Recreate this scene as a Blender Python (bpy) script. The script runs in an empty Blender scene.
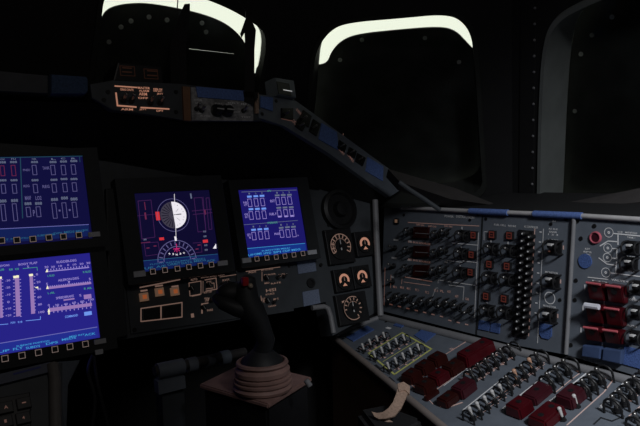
import bpy, bmesh, math, random
from mathutils import Vector, Matrix
random.seed(7)
S = bpy.context.scene
COL = S.collection
ZC = 1.25                       # eye height above the floor
F, CX, CY = 644.0, 320.0, 213.0
V = Vector

# ------------------------------------------------------------------ camera
ex = V((917, 74, -644)).normalized()
ey = V((-455, 37, -644)); ey = (ey - ex * ex.dot(ey)).normalized()
ez = ex.cross(ey)
MC = Matrix((ex, ey, ez))       # rows: world axes in camera coordinates
EYE = V((0, 0, ZC))
cam_d = bpy.data.cameras.new('camera'); cam = bpy.data.objects.new('camera', cam_d); COL.objects.link(cam)
cam.matrix_world = Matrix.Translation(EYE) @ MC.to_4x4()
cam_d.sensor_width = 36; cam_d.lens = 36 * F / 640; cam_d.clip_start = 0.02
S.camera = cam
S.view_settings.view_transform = 'Standard'; S.view_settings.look = 'None'
S.view_settings.exposure = 0; S.view_settings.gamma = 1; S.view_settings.use_curve_mapping = False

def ray(px, py): return MC @ V(((px - CX) / F, -(py - CY) / F, -1.0))
def pt(px, py, d):              # a point at forward distance d along the ray of the photo's pixel
    return EYE + ray(px, py) * d

class Frame:
    """A flat panel: origin, u along it, v up it, n out of it."""
    def __init__(s, o, u, v):
        s.o = V(o); s.u = V(u).normalized(); v = V(v); s.v = (v - s.u * v.dot(s.u)).normalized(); s.n = s.u.cross(s.v)
    def at(s, px, py, w=0.0):
        d = ray(px, py); t = (s.n.dot(s.o + s.n * w - EYE)) / s.n.dot(d); p = EYE + d * t - s.o
        return V((p.dot(s.u), p.dot(s.v)))
    def world(s, px, py, w=0.0):
        a = s.at(px, py, w); return s.o + s.u * a.x + s.v * a.y + s.n * w
    def mat(s):
        return Matrix(((s.u.x, s.v.x, s.n.x, s.o.x), (s.u.y, s.v.y, s.n.y, s.o.y), (s.u.z, s.v.z, s.n.z, s.o.z), (0, 0, 0, 1)))

# ------------------------------------------------------------------ materials
def lin(c):
    c /= 255.0
    return c / 12.92 if c <= .04045 else ((c + .055) / 1.055) ** 2.4
def L3(r, g, b): return (lin(r), lin(g), lin(b), 1)
MATS = {}
def mat(name, base, rough=.55, metal=0., emit=None, estr=1.0, noise=.12, scale=60, bump=.0, spec=.4):
    m = bpy.data.materials.new(name); m.use_nodes = True; nt = m.node_tree; b = nt.nodes['Principled BSDF']
    b.inputs['Roughness'].default_value = rough; b.inputs['Metallic'].default_value = metal
    b.inputs['Specular IOR Level'].default_value = spec
    tc = nt.nodes.new('ShaderNodeTexCoord'); nz = nt.nodes.new('ShaderNodeTexNoise')
    nz.inputs['Scale'].default_value = scale; nz.inputs['Detail'].default_value = 4
    nt.links.new(tc.outputs['Object'], nz.inputs['Vector'])
    r = nt.nodes.new('ShaderNodeValToRGB')
    r.color_ramp.elements[0].position = .3; r.color_ramp.elements[1].position = .75
    r.color_ramp.elements[0].color = tuple(c * (1 - noise) for c in base[:3]) + (1,)
    r.color_ramp.elements[1].color = tuple(min(1, c * (1 + noise)) for c in base[:3]) + (1,)
    nt.links.new(nz.outputs['Fac'], r.inputs['Fac']); nt.links.new(r.outputs['Color'], b.inputs['Base Color'])
    if bump:
        bp = nt.nodes.new('ShaderNodeBump'); bp.inputs['Strength'].default_value = bump; bp.inputs['Distance'].default_value = .002
        nt.links.new(nz.outputs['Fac'], bp.inputs['Height']); nt.links.new(bp.outputs['Normal'], b.inputs['Normal'])
    if emit:
        b.inputs['Emission Color'].default_value = emit; b.inputs['Emission Strength'].default_value = estr
    MATS[name] = m
    return m
def glow(name, r, g, b, k=1.0):
    return mat(name, (.01, .01, .01), .5, emit=L3(r, g, b), estr=k, noise=0, spec=.1)

mat('panel_grey', (.135, .155, .185), .6, scale=35, noise=.10)
mat('panel_dark', (.055, .062, .070), .62, scale=35)
mat('panel_seam', (.02, .022, .025), .7)
mat('plate_pale', (.32, .32, .33), .6, scale=120, noise=.5)
mat('trim_grey', (.22, .22, .23), .5, scale=25)
mat('rail_light', (.50, .49, .49), .5, scale=25)
mat('rail_tan', (.26, .22, .20), .5, scale=25)
mat('black_plastic', (.012, .012, .013), .45)
mat('black_matte', (.010, .010, .011), .8)
mat('shell_black', (.012, .012, .013), .85, scale=9)
mat('shell_brown', (.15, .085, .062), .8, scale=9)
mat('bezel', (.022, .025, .028), .6)
mat('key_face', (.03, .03, .032), .5)
mat('key_label', (.55, .56, .60), .6)
mat('velcro_blue', (.075, .13, .33), .95, scale=400, noise=.35, bump=.4, spec=.1)
mat('sleeve_bright', (.13, .21, .50), .9, scale=300, noise=.25, spec=.1)
mat('velcro_pale', (.20, .24, .34), .95, scale=400, noise=.3, bump=.3, spec=.1)
mat('red_cover', (.062, .004, .007), .28, scale=30, noise=.25)
mat('red_deep', (.032, .006, .005), .28, scale=30, noise=.25)
mat('red_edge', (.55, .12, .14), .45)
mat('maroon', (.048, .008, .013), .35)
mat('blue_cover', (.05, .08, .17), .5)
mat('steel', (.30, .29, .28), .32, metal=.9)
mat('lever_white', (.62, .61, .60), .35)
mat('white_tape', (.72, .73, .80), .6)
mat('tan_webbing', (.42, .29, .22), .8, scale=300, noise=.25, bump=.3)
mat('brown_leather', (.24, .12, .065), .6)
mat('boot_rubber', (.30, .18, .155), .6, scale=40, noise=.2)  # pinkish cast of reddish light put into the colour
mat('grip_black', (.017, .018, .020), .6)
mat('red_button', (.42, .012, .015), .4)
mat('pink_ring', (.52, .12, .16), .5)
mat('paint_white', (.85, .85, .86), .6, noise=.05)
mat('paint_yellow', (.72, .74, .22), .6, noise=.1)
mat('legend_warm', (.62, .50, .46), .6, emit=L3(150, 98, 84), estr=.22, noise=.1)
mat('key_outline', (.25, .2, .2), .6, emit=L3(140, 122, 116), estr=.55, noise=0)
mat('glint_white', (.4, .4, .4), .6, emit=L3(190, 190, 190), estr=.7, noise=0)
mat('legend_lit', (.3, .2, .15), .6, emit=L3(190, 132, 108), estr=.7, noise=0)
mat('legend_dim', (.3, .2, .15), .6, emit=L3(134, 106, 95), estr=.55, noise=0)
mat('lamp_amber', (.3, .15, .05), .5, emit=L3(150, 76, 40), estr=.75, noise=0)
mat('amber_frame', (.2, .12, .07), .5, emit=L3(92, 70, 56), estr=.8, noise=0)
mat('talkback', (.10, .035, .028), .5, emit=L3(110, 44, 34), estr=.25)
mat('screw', (.02, .02, .02), .5, metal=.5)
mat('dial_black', (.010, .010, .010), .5)
mat('cover_cloth', (.022, .024, .023), .95, scale=18, noise=.4)
mat('reveal_grey', (.17, .185, .18), .75, scale=14, noise=.15)
mat('bolt', (.45, .46, .45), .4, metal=.3)
for k, c in dict(scr_ul=(14, 13, 58), scr_ll=(38, 34, 132), scr_c=(13, 10, 44), scr_r=(26, 21, 100),
                 lav=(150, 135, 205), lav_dim=(88, 84, 130), grey_txt=(98, 106, 130), teal=(32, 66, 84), cyan=(62, 150, 205), cyan_dim=(38, 88, 120),
                 white_s=(236, 232, 240), yellow_s=(248, 244, 205), mauve=(150, 118, 178), dkred=(105, 38, 70), red_s=(205, 50, 58), magenta=(190, 40, 110),
                 gold=(66, 32, 80), blue_s=(110, 150, 235), green_s=(70, 150, 130), menu_ul=(16, 30, 82), menu_ll=(34, 44, 140), menu_r=(20, 48, 130), adi_dark=(62, 58, 72), adi_line=(20, 16, 34), line_lav=(105, 105, 175)).items():
    glow(k, *c)

# ------------------------------------------------------------------ mesh helpers
_txt = {}
def text_verts(s):
    if s in _txt: return _txt[s]
    c = bpy.data.curves.new('t', 'FONT'); c.body = s; c.resolution_u = 2; c.size = 1; c.offset = .018; c.fill_mode = 'FRONT'
    o = bpy.data.objects.new('t', c); COL.objects.link(o)
    dg = bpy.context.evaluated_depsgraph_get(); me = bpy.data.meshes.new_from_object(o.evaluated_get(dg))
    vs = [v.co.copy() for v in me.vertices]; fs = [tuple(p.vertices) for p in me.polygons]
    bpy.data.objects.remove(o); bpy.data.curves.remove(c); bpy.data.meshes.remove(me)
    x0 = min(v.x for v in vs); x1 = max(v.x for v in vs); y0 = min(v.y for v in vs); y1 = max(v.y for v in vs)
    _txt[s] = ([((v.x - x0) / max(x1 - x0, 1e-6) - .5, (v.y - y0) / max(y1 - y0, 1e-6) - .5) for v in vs], fs)
    return _txt[s]

class MB:
    def __init__(s, fr=None): s.b = bmesh.new(); s.fr = fr
    def v(s, p): return s.b.verts.new(p)
    def poly(s, pts):
        try: return s.b.faces.new([s.v(p) for p in pts])
        except ValueError: return None
    def prism(s, pts, w0, w1, bevel=0):
        """outline pts (u, v) from w0 to w1"""
        lo = [s.v((p[0], p[1], w0)) for p in pts]; hi = [s.v((p[0], p[1], w1)) for p in pts]
        k = len(pts); f = [s.b.faces.new(hi), s.b.faces.new(lo[::-1])]
        for i in range(k):
            f.append(s.b.faces.new((lo[i], lo[(i + 1) % k], hi[(i + 1) % k], hi[i])))
        if bevel:
            bmesh.ops.bevel(s.b, geom=list({e for e in f[0].edges}), offset=bevel, segments=2, affect='EDGES', profile=.6)
        return s
    def box(s, c, d, bevel=0, rot=None):
        r = bmesh.ops.create_cube(s.b, size=1); vs = r['verts']
        m = Matrix.Translation(V(c)) @ (rot.to_4x4() if rot else Matrix()) @ Matrix.Diagonal((d[0], d[1], d[2], 1))
        bmesh.ops.transform(s.b, matrix=m, verts=vs)
        if bevel:
            es = list({e for v in vs for e in v.link_edges})
            bmesh.ops.bevel(s.b, geom=es, offset=bevel, segments=2, affect='EDGES', profile=.6)
        return s
    def cone(s, a, b, r0, r1, seg=14):
        a, b = V(a), V(b); d = b - a
        q = d.to_track_quat('Z', 'Y').to_matrix().to_4x4()
        r = bmesh.ops.create_cone(s.b, cap_ends=True, segments=seg, radius1=r0, radius2=max(r1, 1e-5), depth=d.length)
        bmesh.ops.transform(s.b, matrix=Matrix.Translation((a + b) / 2) @ q, verts=r['verts'])
        return s
    def ball(s, c, r, sc=(1, 1, 1), sub=2):
        q = bmesh.ops.create_icosphere(s.b, subdivisions=sub, radius=r)
        bmesh.ops.transform(s.b, matrix=Matrix.Translation(V(c)) @ Matrix.Diagonal((*sc, 1)), verts=q['verts'])
        return s
    def lathe(s, c, prof, seg=32, axis=None):
        c = V(c); q = (V(axis).to_track_quat('Z', 'Y').to_matrix() if axis else Matrix.Identity(3))
        rings = []
        for r, z in prof:
            rings.append([s.v(c + q @ V((r * math.cos(2 * math.pi * i / seg), r * math.sin(2 * math.pi * i / seg), z))) for i in range(seg)])
        for a, b in zip(rings, rings[1:]):
            for i in range(seg): s.b.faces.new((a[i], a[(i + 1) % seg], b[(i + 1) % seg], b[i]))
        s.b.faces.new(rings[0][::-1]); s.b.faces.new(rings[-1])
        return s
    def tube(s, pts, r, seg=10, closed=False):
        pts = [V(p) for p in pts]; n = len(pts); rings = []; rr = r if isinstance(r, (list, tuple)) else [r] * n
        up = None
        for i, p in enumerate(pts):
            if closed: t = pts[(i + 1) % n] - pts[i - 1]
            else: t = pts[min(i + 1, n - 1)] - pts[max(i - 1, 0)]
            t.normalize()
            if up is None:
                up = V((0, 0, 1)) if abs(t.z) < .9 else V((1, 0, 0))
            up = (up - t * up.dot(t)).normalized(); sd = t.cross(up)
            rings.append([s.v(p + (up * math.cos(2 * math.pi * k / seg) + sd * math.sin(2 * math.pi * k / seg)) * rr[i]) for k in range(seg)])
        for i in range(n if closed else n - 1):
            a, b = rings[i], rings[(i + 1) % n]
            for k in range(seg): s.b.faces.new((a[k], a[(k + 1) % seg], b[(k + 1) % seg], b[k]))
        if not closed:
            s.b.faces.new(rings[0][::-1]); s.b.faces.new(rings[-1])
        return s
    def hull(s, lo, hi):
        """two loops of equal length, capped"""
        a = [s.v(p) for p in lo]; b = [s.v(p) for p in hi]; k = len(a)
        for i in range(k): s.b.faces.new((a[i], a[(i + 1) % k], b[(i + 1) % k], b[i]))
        s.b.faces.new(a[::-1]); s.b.faces.new(b)
        return s
    # --- marks given in photo pixels on the frame's plane
    def qpx(s, pts, w):
        s.poly([(*s.fr.at(*p, w), w) for p in pts]); return s
    def line(s, *pts, t=1.0, w=.0008):
        for a, b in zip(pts, pts[1:]):
            A, B = s.fr.at(*a, w), s.fr.at(*b, w); d = (B - A)
            if d.length < 1e-6: continue
            k = d.normalized(); m = V((-k.y, k.x)) * t * .0013; A = A - k * t * .0009; B = B + k * t * .0009
            s.poly([(*(A - m), w), (*(B - m), w), (*(B + m), w), (*(A + m), w)])
        return s
    def rect(s, cx, cy, wd, ht, w=.0008):
        c = s.fr.at(cx, cy, w); a = (s.fr.at(cx + wd / 2, cy, w) - s.fr.at(cx - wd / 2, cy, w)).length / 2
        b = (s.fr.at(cx, cy + ht / 2, w) - s.fr.at(cx, cy - ht / 2, w)).length / 2
        s.poly([(c.x - a, c.y - b, w), (c.x + a, c.y - b, w), (c.x + a, c.y + b, w), (c.x - a, c.y + b, w)]); return s
    def orect(s, cx, cy, wd, ht, t=1.0, w=.0008):
        c = s.fr.at(cx, cy, w); a = (s.fr.at(cx + wd / 2, cy, w) - s.fr.at(cx - wd / 2, cy, w)).length / 2
        b = (s.fr.at(cx, cy + ht / 2, w) - s.fr.at(cx, cy - ht / 2, w)).length / 2; k = t * .0018
        o = [(-a, -b), (a, -b), (a, b), (-a, b)]; q = [(-a + k, -b + k), (a - k, -b + k), (a - k, b - k), (-a + k, b - k)]
        for i in range(4):
            j = (i + 1) % 4
            s.poly([(c.x + x, c.y + y, w) for x, y in (o[i], o[j], q[j], q[i])])
        return s
    def text(s, st, cx, cy, wd, ht, w=.0008, rot=0):
        vs, fs = text_verts(st)
        c = s.fr.at(cx, cy, w); a = (s.fr.at(cx + wd / 2, cy, w) - s.fr.at(cx - wd / 2, cy, w)).length
        b = (s.fr.at(cx, cy + ht / 2, w) - s.fr.at(cx, cy - ht / 2, w)).length
        cr, sr = math.cos(rot), math.sin(rot)
        vv = [s.v((c.x + x * a * cr - y * b * sr, c.y + x * a * sr + y * b * cr, w)) for x, y in vs]
        for f in fs:
            try: s.b.faces.new([vv[i] for i in f])
            except ValueError: pass
        return s
    def arc(s, c, r0, r1, a0, a1, w=.0008, seg=28):
        for i in range(seg):
            p, q = a0 + (a1 - a0) * i / seg, a0 + (a1 - a0) * (i + 1) / seg
            s.poly([(c[0] + r * math.cos(t), c[1] + r * math.sin(t), w) for r, t in ((r0, p), (r1, p), (r1, q), (r0, q))])
        return s
    def fan(s, c, r, a0, a1, w=.0008, seg=24):
        s.poly([(c[0] + r * math.cos(a0 + (a1 - a0) * i / seg), c[1] + r * math.sin(a0 + (a1 - a0) * i / seg), w) for i in range(seg + 1)]); return s
    def mesh(s, name, m, smooth=False, fix=True):
        if fix: bmesh.ops.recalc_face_normals(s.b, faces=s.b.faces[:])
        me = bpy.data.meshes.new(name); s.b.to_mesh(me); s.b.free()
        me.materials.append(MATS[m] if isinstance(m, str) else m)
        if smooth:
            for p in me.polygons: p.use_smooth = True
            try: me.set_sharp_from_angle(angle=math.radians(38))
            except Exception: pass
        return me
    def build(s, name, m, parent=None, smooth=False, fix=True, label=None):
        o = bpy.data.objects.new(name, s.mesh(name, m, smooth, fix)); COL.objects.link(o)
        if parent: o.parent = parent
        if label: o['label'] = label
        return o
    def marks(s, name, m, parent, label=None):       # flat marks all face outwards
        for f in s.b.faces:
            f.normal_update()
            if f.normal.z < 0: f.normal_flip()
        return s.build(name, m, parent, fix=False, label=label)

def thing(name, label, cat, matrix, group=None):
    o = bpy.data.objects.new(name, None); COL.objects.link(o); o.matrix_world = matrix; o.empty_display_size = .05
    o['label'] = label; o['category'] = cat
    if group: o['group'] = group
    return o
def tag(o, label, cat, group=None):
    o['label'] = label; o['category'] = cat
    if group: o['group'] = group
    return o
def struct(o): o['kind'] = 'structure'; return o

PROTO = {}
def put(key, name, parent, loc, rz=0.0, sc=1.0, label=None, tilt=None):
    """one more copy of a small part; copies share their mesh"""
    o = bpy.data.objects.new(name, PROTO[key]); COL.objects.link(o); o.parent = parent; o.location = loc
    o.rotation_euler = (0, 0, rz); o.scale = (sc, sc, sc)
    if label: o['label'] = label
    return o

# ---- prototype meshes (local: u, v, out of the panel)
def hexn(r): return [(r * math.cos(math.pi / 3 * i), r * math.sin(math.pi / 3 * i)) for i in range(6)]
m = MB(); m.prism(hexn(.0085), 0, .004, .0008); m.cone((0, 0, .004), (0, 0, .010), .0062, .0055); PROTO['bushing'] = m.mesh('bushing', 'black_plastic', True)
m = MB(); m.cone((0, 0, .008), (0, .007, .026), .0026, .0040, 10); m.ball((0, .0074, .027), .0042); PROTO['lever_up'] = m.mesh('lever', 'steel', True)
m = MB(); m.cone((0, 0, .008), (0, -.007, .026), .0026, .0040, 10); m.ball((0, -.0074, .027), .0042); PROTO['lever_down'] = m.mesh('lever', 'steel', True)
m = MB(); m.cone((0, 0, .008), (0, .005, .026), .0026, .0045, 10); m.ball((0, .0054, .0275), .0050); PROTO['lever_white'] = m.mesh('lever', 'lever_white', True)
m = MB(); m.box((0, .006, .020), (.010, .0045, .010), .0012); PROTO['paddle'] = m.mesh('lever', 'lever_white', True)
m = MB(); m.box((0, .002, .016), (.014, .008, .012), .0015); PROTO['paddle_arm'] = m.mesh('lever_arm', 'black_plastic', True)
PROTO['lever_copper'] = PROTO['lever_white'].copy(); PROTO['lever_copper'].materials[0] = mat('copper_lever', (.62, .36, .24), .35)
def wicket(h, hw, r, key, mt):
    m = MB(); pts = [(-hw, 0, 0), (-hw * .95, 0, h * .55)] + [(-hw * .95 * math.cos(t), 0, h * .55 + h * .45 * math.sin(t)) for t in (.5, 1.0, 1.57, 2.14, 2.64)] + [(hw * .95, 0, h * .55), (hw, 0, 0)]
    m.tube(pts, r, 8); PROTO[key] = m.mesh('switch_guard', mt, True)
wicket(.030, .016, .0022, 'wicket', 'black_plastic')
wicket(.026, .013, .0020, 'wicket_small', 'black_plastic')
m = MB(); m.prism([(-.012, -.014), (.012, -.014), (.012, .014), (-.012, .014)], 0, .005, .001)
PROTO['seat'] = m.mesh('mounting_plate', 'black_plastic', True)
m = MB(); m.prism([(-.0075, -.0075), (.0075, -.0075), (.0075, .0075), (-.0075, .0075)], 0, .005, .0012); PROTO['tb_case'] = m.mesh('case', 'black_plastic')
m = MB()
for i in range(4):
    o_, i_ = [(-.0062, -.0062), (.0062, -.0062), (.0062, .0062), (-.0062, .0062)], [(-.0036, -.0036), (.0036, -.0036), (.0036, .0036), (-.0036, .0036)]; j = (i + 1) % 4
    m.poly([(*o_[i], .0056), (*o_[j], .0056), (*i_[j], .0056), (*i_[i], .0056)])
m.poly([(-.0024, -.001, .0056), (.0024, -.001, .0056), (.0024, .001, .0056), (-.0024, .001, .0056)])
PROTO['tb_face'] = m.mesh('flag', 'talkback')
m = MB(); m.lathe((0, 0, 0), [(.013, 0), (.013, .004), (.0095, .006), (.009, .020), (.0075, .022), (.0001, .022)], 20); PROTO['knob'] = m.mesh('knob', 'black_plastic', True)
m = MB(); m.box((0, .0, .0228), (.0022, .015, .0016)); PROTO['knob_mark'] = m.mesh('pointer_mark', 'lever_white')
m = MB(); m.lathe((0, 0, 0), [(.0065, 0), (.0065, .006), (.0045, .007), (.0045, .013), (.0060, .014), (.0060, .019), (.0045, .0205), (.0001, .0205)], 14); PROTO['breaker'] = m.mesh('circuit_breaker', 'black_plastic', True)
m = MB(); m.cone((0, 0, .0203), (0, 0, .0212), .0024, .0024, 10); PROTO['breaker_dot'] = m.mesh('amp_rating_dot', 'paint_white')
m = MB(); m.prism([(-.0075, -.0075), (.0075, -.0075), (.0075, .0075), (-.0075, .0075)], 0, .008, .001); PROTO['button'] = m.mesh('button', 'amber_frame')
m = MB(); m.prism([(-.0038, -.0038), (.0038, -.0038), (.0038, .0038), (-.0038, .0038)], .008, .0088); PROTO['button_lens'] = m.mesh('lens', 'lamp_amber')
m = MB(); m.prism([(-.0095, -.009), (.0095, -.009), (.0095, .009), (-.0095, .009)], 0, .006, .001); PROTO['key'] = m.mesh('edge_key', 'key_face')
m = MB(); m.cone((0, 0, 0), (0, 0, .0015), .0042, .0038, 12); PROTO['screw'] = m.mesh('screw', 'screw', True)
def cover_mesh(lu, lv, h, key, mt):
    """hinged switch cover: sloped box, open lip, rounded top"""
    m = MB(); a, b = lu / 2, lv / 2
    m.hull([(-a, -b, 0), (a, -b, 0), (a, b, 0), (-a, b, 0)], [(-a * .9, -b * .94, h * .80), (a * .9, -b * .94, h * .80), (a * .9, b * .94, h), (-a * .9, b * .94, h)])
    bmesh.ops.bevel(m.b, geom=[e for e in m.b.edges], offset=min(h, lu) * .12, segments=2, affect='EDGES')
    PROTO[key] = m.mesh('switch_cover', mt, True)
m = MB(); m.cone((0, 0, 0), (0, 0, .0006), .0048, .0048, 14); PROTO['cover_hole'] = m.mesh('lamp_hole', 'black_plastic')

def toggle(parent, fr, px, py, kind='lever_up', rz=0, guards=None, seat=False, sc=1.0, w=0):
    u, v = fr.at(px, py, w + .012)
    t = put('bushing', 'toggle_switch', parent, (u, v, w), rz, sc)
    put(kind, 'lever', t, (0, 0, 0))
    if kind == 'paddle': put('paddle_arm', 'lever_arm', t, (0, 0, 0))
    if seat: put('seat', 'mounting_plate', t, (0, 0, -.001))
    if guards:
        d = V((math.cos(rz), math.sin(rz))) * .0135 * sc
        for q in (-1, 1):
            put(guards, 'switch_guard', parent, (u + d.x * q, v + d.y * q, w), rz + math.pi / 2, sc)
    return t
def talkback(parent, fr, px, py, sc=1.0):
    u, v = fr.at(px, py)
    t = put('tb_case', 'flag_indicator', parent, (u, v, 0), 0, sc); put('tb_face', 'flag', t, (0, 0, 0)); return t
def knob(parent, fr, px, py, sc=1.0, rz=.4):
    u, v = fr.at(px, py, .015)
    t = put('knob', 'rotary_knob', parent, (u, v, 0), rz, sc); put('knob_mark', 'pointer_mark', t, (0, 0, 0)); return t
def pad(parent, fr, pts, m='velcro_blue', w=.0, th=.0025, bevel=.0):
    b = MB(fr); b.prism([fr.at(*p, w + th) for p in pts], w, w + th, bevel); return b.build('velcro_patch', m, parent)

# ------------------------------------------------------------------ frames of the flat panels
t14 = math.radians(14)
r0 = ray(172, 230); o0 = EYE + r0 * (1.23 / r0.y); o0.x = 0
MP = Frame(o0, (1, 0, 0), (0, math.sin(t14), math.cos(t14)))              # main instrument panel
l2 = math.radians(2)
R1 = Frame((1.1, 0, ZC), (0, -1, 0), (math.sin(l2), 0, math.cos(l2)))      # side wall panel
e13 = math.radians(13)
R2 = Frame(R1.world(380, 316), (0, -1, 0), (math.cos(e13), 0, math.sin(e13)))   # side console
GS = Frame((0, 1.15, ZC), (1, 0, 0), (0, .12, 1))                          # glareshield face
g0 = GS.world(258, 106)
EB = Frame(g0, (.40, .07, -.19), V((-.55, -.62, .45)).cross(V((.40, .07, -.19))))   # sloping eyebrow panel

# ================================================================== SETTING
def up(v, z): return V((v[0], v[1], z))
Z0, Z1, K = ZC - .13, ZC + .80, .72
foot = [V((-1.5, .2)), V((-1.25, 1.45)), V((-.25, 1.72)), V((.94, 1.50)), V((1.36, 1.07)), V((1.50, -1.2))]
names = ['wall_left', 'wall_front_left', 'wall_front', 'wall_front_right', 'wall_right']
def wall_frame(i):
    a, b = up(foot[i], Z0), up(foot[i + 1], Z0); c = up(foot[i] * K, Z1)
    return Frame(a, b - a, c - a), a, b, up(foot[i + 1] * K, Z1), c
def smooth_loop(pts, n=3):
    for _ in range(n):                      # corner cutting, rounds the outline
        q = []
        for i in range(len(pts)):
            a, b = V(pts[i]), V(pts[(i + 1) % len(pts)])
            q += [a * .75 + b * .25, a * .25 + b * .75]
        pts = q
    return pts
def plate_with_holes(bm, outer, holes):
    es = []
    for loop in [outer] + holes:
        vs = [bm.verts.new(p) for p in loop]
        es += [bm.edges.new((vs[i], vs[(i + 1) % len(vs)])) for i in range(len(vs))]
    bmesh.ops.triangle_fill(bm, use_beauty=True, edges=es)

def wall(i, hole_px=None, depth=.10):
    fr, a, b, c, d = wall_frame(i)
    loc = lambda p: ((p - fr.o).dot(fr.u), (p - fr.o).dot(fr.v), 0)
    outer = [loc(p) for p in (a, b, c, d)]
    m = MB(); loops = []
    if hole_px:
        h = smooth_loop([fr.at(*p) for p in hole_px], 3); loops = [[(p.x, p.y, 0) for p in h]]
    plate_with_holes(m.b, outer, loops)
    for k in range(4):                      # outer rim, so that the wall has thickness
        p, q = outer[k], outer[(k + 1) % 4]
        m.poly([p, q, (q[0], q[1], -.02), (p[0], p[1], -.02)])
    o = m.build(names[i], 'shell_black'); o.matrix_world = fr.mat(); struct(o)
    return fr, (h if hole_px else None)

def window(idx, fr, h, depth, cover_px, slots, label_cover, bolts, cover_mat='cover_cloth', gap=.012):
    n = len(h); m = MB()
    for k in range(n):
        p, q = h[k], h[(k + 1) % n]
        m.poly([(p.x, p.y, 0), (q.x, q.y, 0), (q.x, q.y, -depth), (p.x, p.y, -depth)])
    cx = sum((p.x for p in h)) / n; cy = sum((p.y for p in h)) / n
    for k in range(n):                      # raised lip round the opening
        p, q = h[k], h[(k + 1) % n]
        e = lambda a, s: (a.x + (a.x - cx) * s, a.y + (a.y - cy) * s)
        m.poly([(p.x, p.y, .004), (q.x, q.y, .004), (*e(q, .05), .004), (*e(p, .05), .004)])
        m.poly([(*e(p, .05), .004), (*e(q, .05), .004), (*e(q, .06), 0), (*e(p, .06), 0)])
        m.poly([(p.x, p.y, .004), (q.x, q.y, .004), (q.x, q.y, 0), (p.x, p.y, 0)])
    e = m.build('window_%d' % idx, 'reveal_dark' if idx < 3 else 'reveal_grey', fix=True); e.matrix_world = fr.mat(); struct(e)
    g = MB(); g.prism([(p.x, p.y) for p in h], -depth - .004, -depth + .002); go = g.build('pane', 'glass', e)
    W = -depth - gap                        # the cover outside the pane, outline shaped to leave bright crescents of sky
    cp = smooth_loop([fr.at(*p, W) for p in cover_px], 2)
    c = MB(); ho = [[(*fr.at(*p, W), W) for p in s] for s in slots]
    plate_with_holes(c.b, [(p.x, p.y, W) for p in cp], ho)
    ex_ = bmesh.ops.extrude_face_region(c.b, geom=c.b.faces[:])
    bmesh.ops.translate(c.b, vec=(0, 0, -.008), verts=[x for x in ex_['geom'] if isinstance(x, bmesh.types.BMVert)])
    t = thing('window_cover', label_cover, 'window cover', fr.mat())
    c.build('cover_sheet', cover_mat, t)
    for p in bolts:
        u, v = fr.at(*p, W); b = MB(); b.cone((u, v, W), (u, v, W + .003), .0055, .0045, 10); b.build('bolt', 'bolt', t, True)
    return e

mat('reveal_dark', (.02, .022, .02), .8, scale=14)
gl = bpy.data.materials.new('glass'); gl.use_nodes = True; nt = gl.node_tree; nt.nodes.clear()
mo = nt.nodes.new('ShaderNodeOutputMaterial'); mx = nt.nodes.new('ShaderNodeMixShader'); tr = nt.nodes.new('ShaderNodeBsdfTransparent'); gs = nt.nodes.new('ShaderNodeBsdfGlossy'); fz = nt.nodes.new('ShaderNodeFresnel')
nz = nt.nodes.new('ShaderNodeTexNoise'); nz.inputs['Scale'].default_value = 12; mr = nt.nodes.new('ShaderNodeMapRange'); mr.inputs[3].default_value = .02; mr.inputs[4].default_value = .10
nt.links.new(nz.outputs['Fac'], mr.inputs[0]); nt.links.new(mr.outputs[0], gs.inputs['Roughness'])
fz.inputs['IOR'].default_value = 1.15; tr.inputs['Color'].default_value = (.97, .98, .97, 1)
nt.links.new(fz.outputs[0], mx.inputs[0]); nt.links.new(tr.outputs[0], mx.inputs[1]); nt.links.new(gs.outputs[0], mx.inputs[2]); nt.links.new(mx.outputs[0], mo.inputs[0])
MATS['glass'] = gl

wall(0); wall(1)
frA, hA = wall(2, [(86, 130), (93, 80), (100, 30), (105, -14), (142, -16), (185, -8), (225, 6), (254, 23), (266, 34), (264, 62), (258, 82), (256, 140)])
window(1, frA, hA, .03, [(40, 160), (60, 24), (101, 20), (105, 12), (113, 7), (128, 4), (148, 3.5), (180, 9), (205, 15), (225, 23), (238, 33), (246, 44), (251, 56), (253.5, 76), (272, 77), (274, 160)],
       [[(189, 48.6), (235, 53.8), (235, 54.8), (189, 49.7)]], 'black sheet covering the forward window behind the head-up display posts',  # slot added so the sky shows through as a thin highlight line
       [(109, 42), (121, 27), (131, 21), (149, 17), (167, 20), (202, 23), (206, 32)])
frB, hB = wall(3, [(300, 200), (309, 130), (313, 78), (316, 50), (331, 29), (350, 22), (400, 18), (447, 13.5), (464, 22), (473, 40), (476, 80), (480, 150), (484, 205)])
window(2, frB, hB, .09, [(296, 260), (298, 66), (316, 66), (327, 63.5), (331, 52), (341, 41), (357, 34.5), (400, 30), (440, 27), (456, 31), (468, 44), (476, 52), (508, 58), (512, 260)],
       [], 'black sheet covering the corner window above the sloping switch strip', [(362, 40), (425, 38), (340, 60), (459, 62)])
frC, hC = wall(4, [(540, 215), (540, 214), (540.5, 205), (542.5, 110), (546, 50), (556, 22), (590, 4), (640, -14), (760, -60), (800, 60), (800, 215), (660, 215)])
window(3, frC, hC, .115, [(500, 250), (520, 100), (546.8, 85), (547.6, 60), (549, 40), (540, 38), (520, -20), (640, -80), (860, -120), (900, 90), (900, 240)],
       [], 'black sheet covering the side window above the wall switch panel', [(612, 17), (592, 35), (581, 54), (575, 111)])
m = MB(frC); m.prism([frC.at(*p, .003) for p in ((521, -20), (536, -20), (533, 204), (519, 204))], .0005, .003); q = struct(m.build('trim_6', 'shell_black')); q.matrix_world = frC.mat()
m = MB(frC)
for k in range(12):
    u, v = frC.at(535 - k * .25, 8 + k * 16, .003); m.cone((u, v, .003), (u, v, .0055), .0032, .0022, 8)
q = struct(m.build('rivets', 'trim_grey')); q.parent = bpy.data.objects['trim_6']
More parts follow.
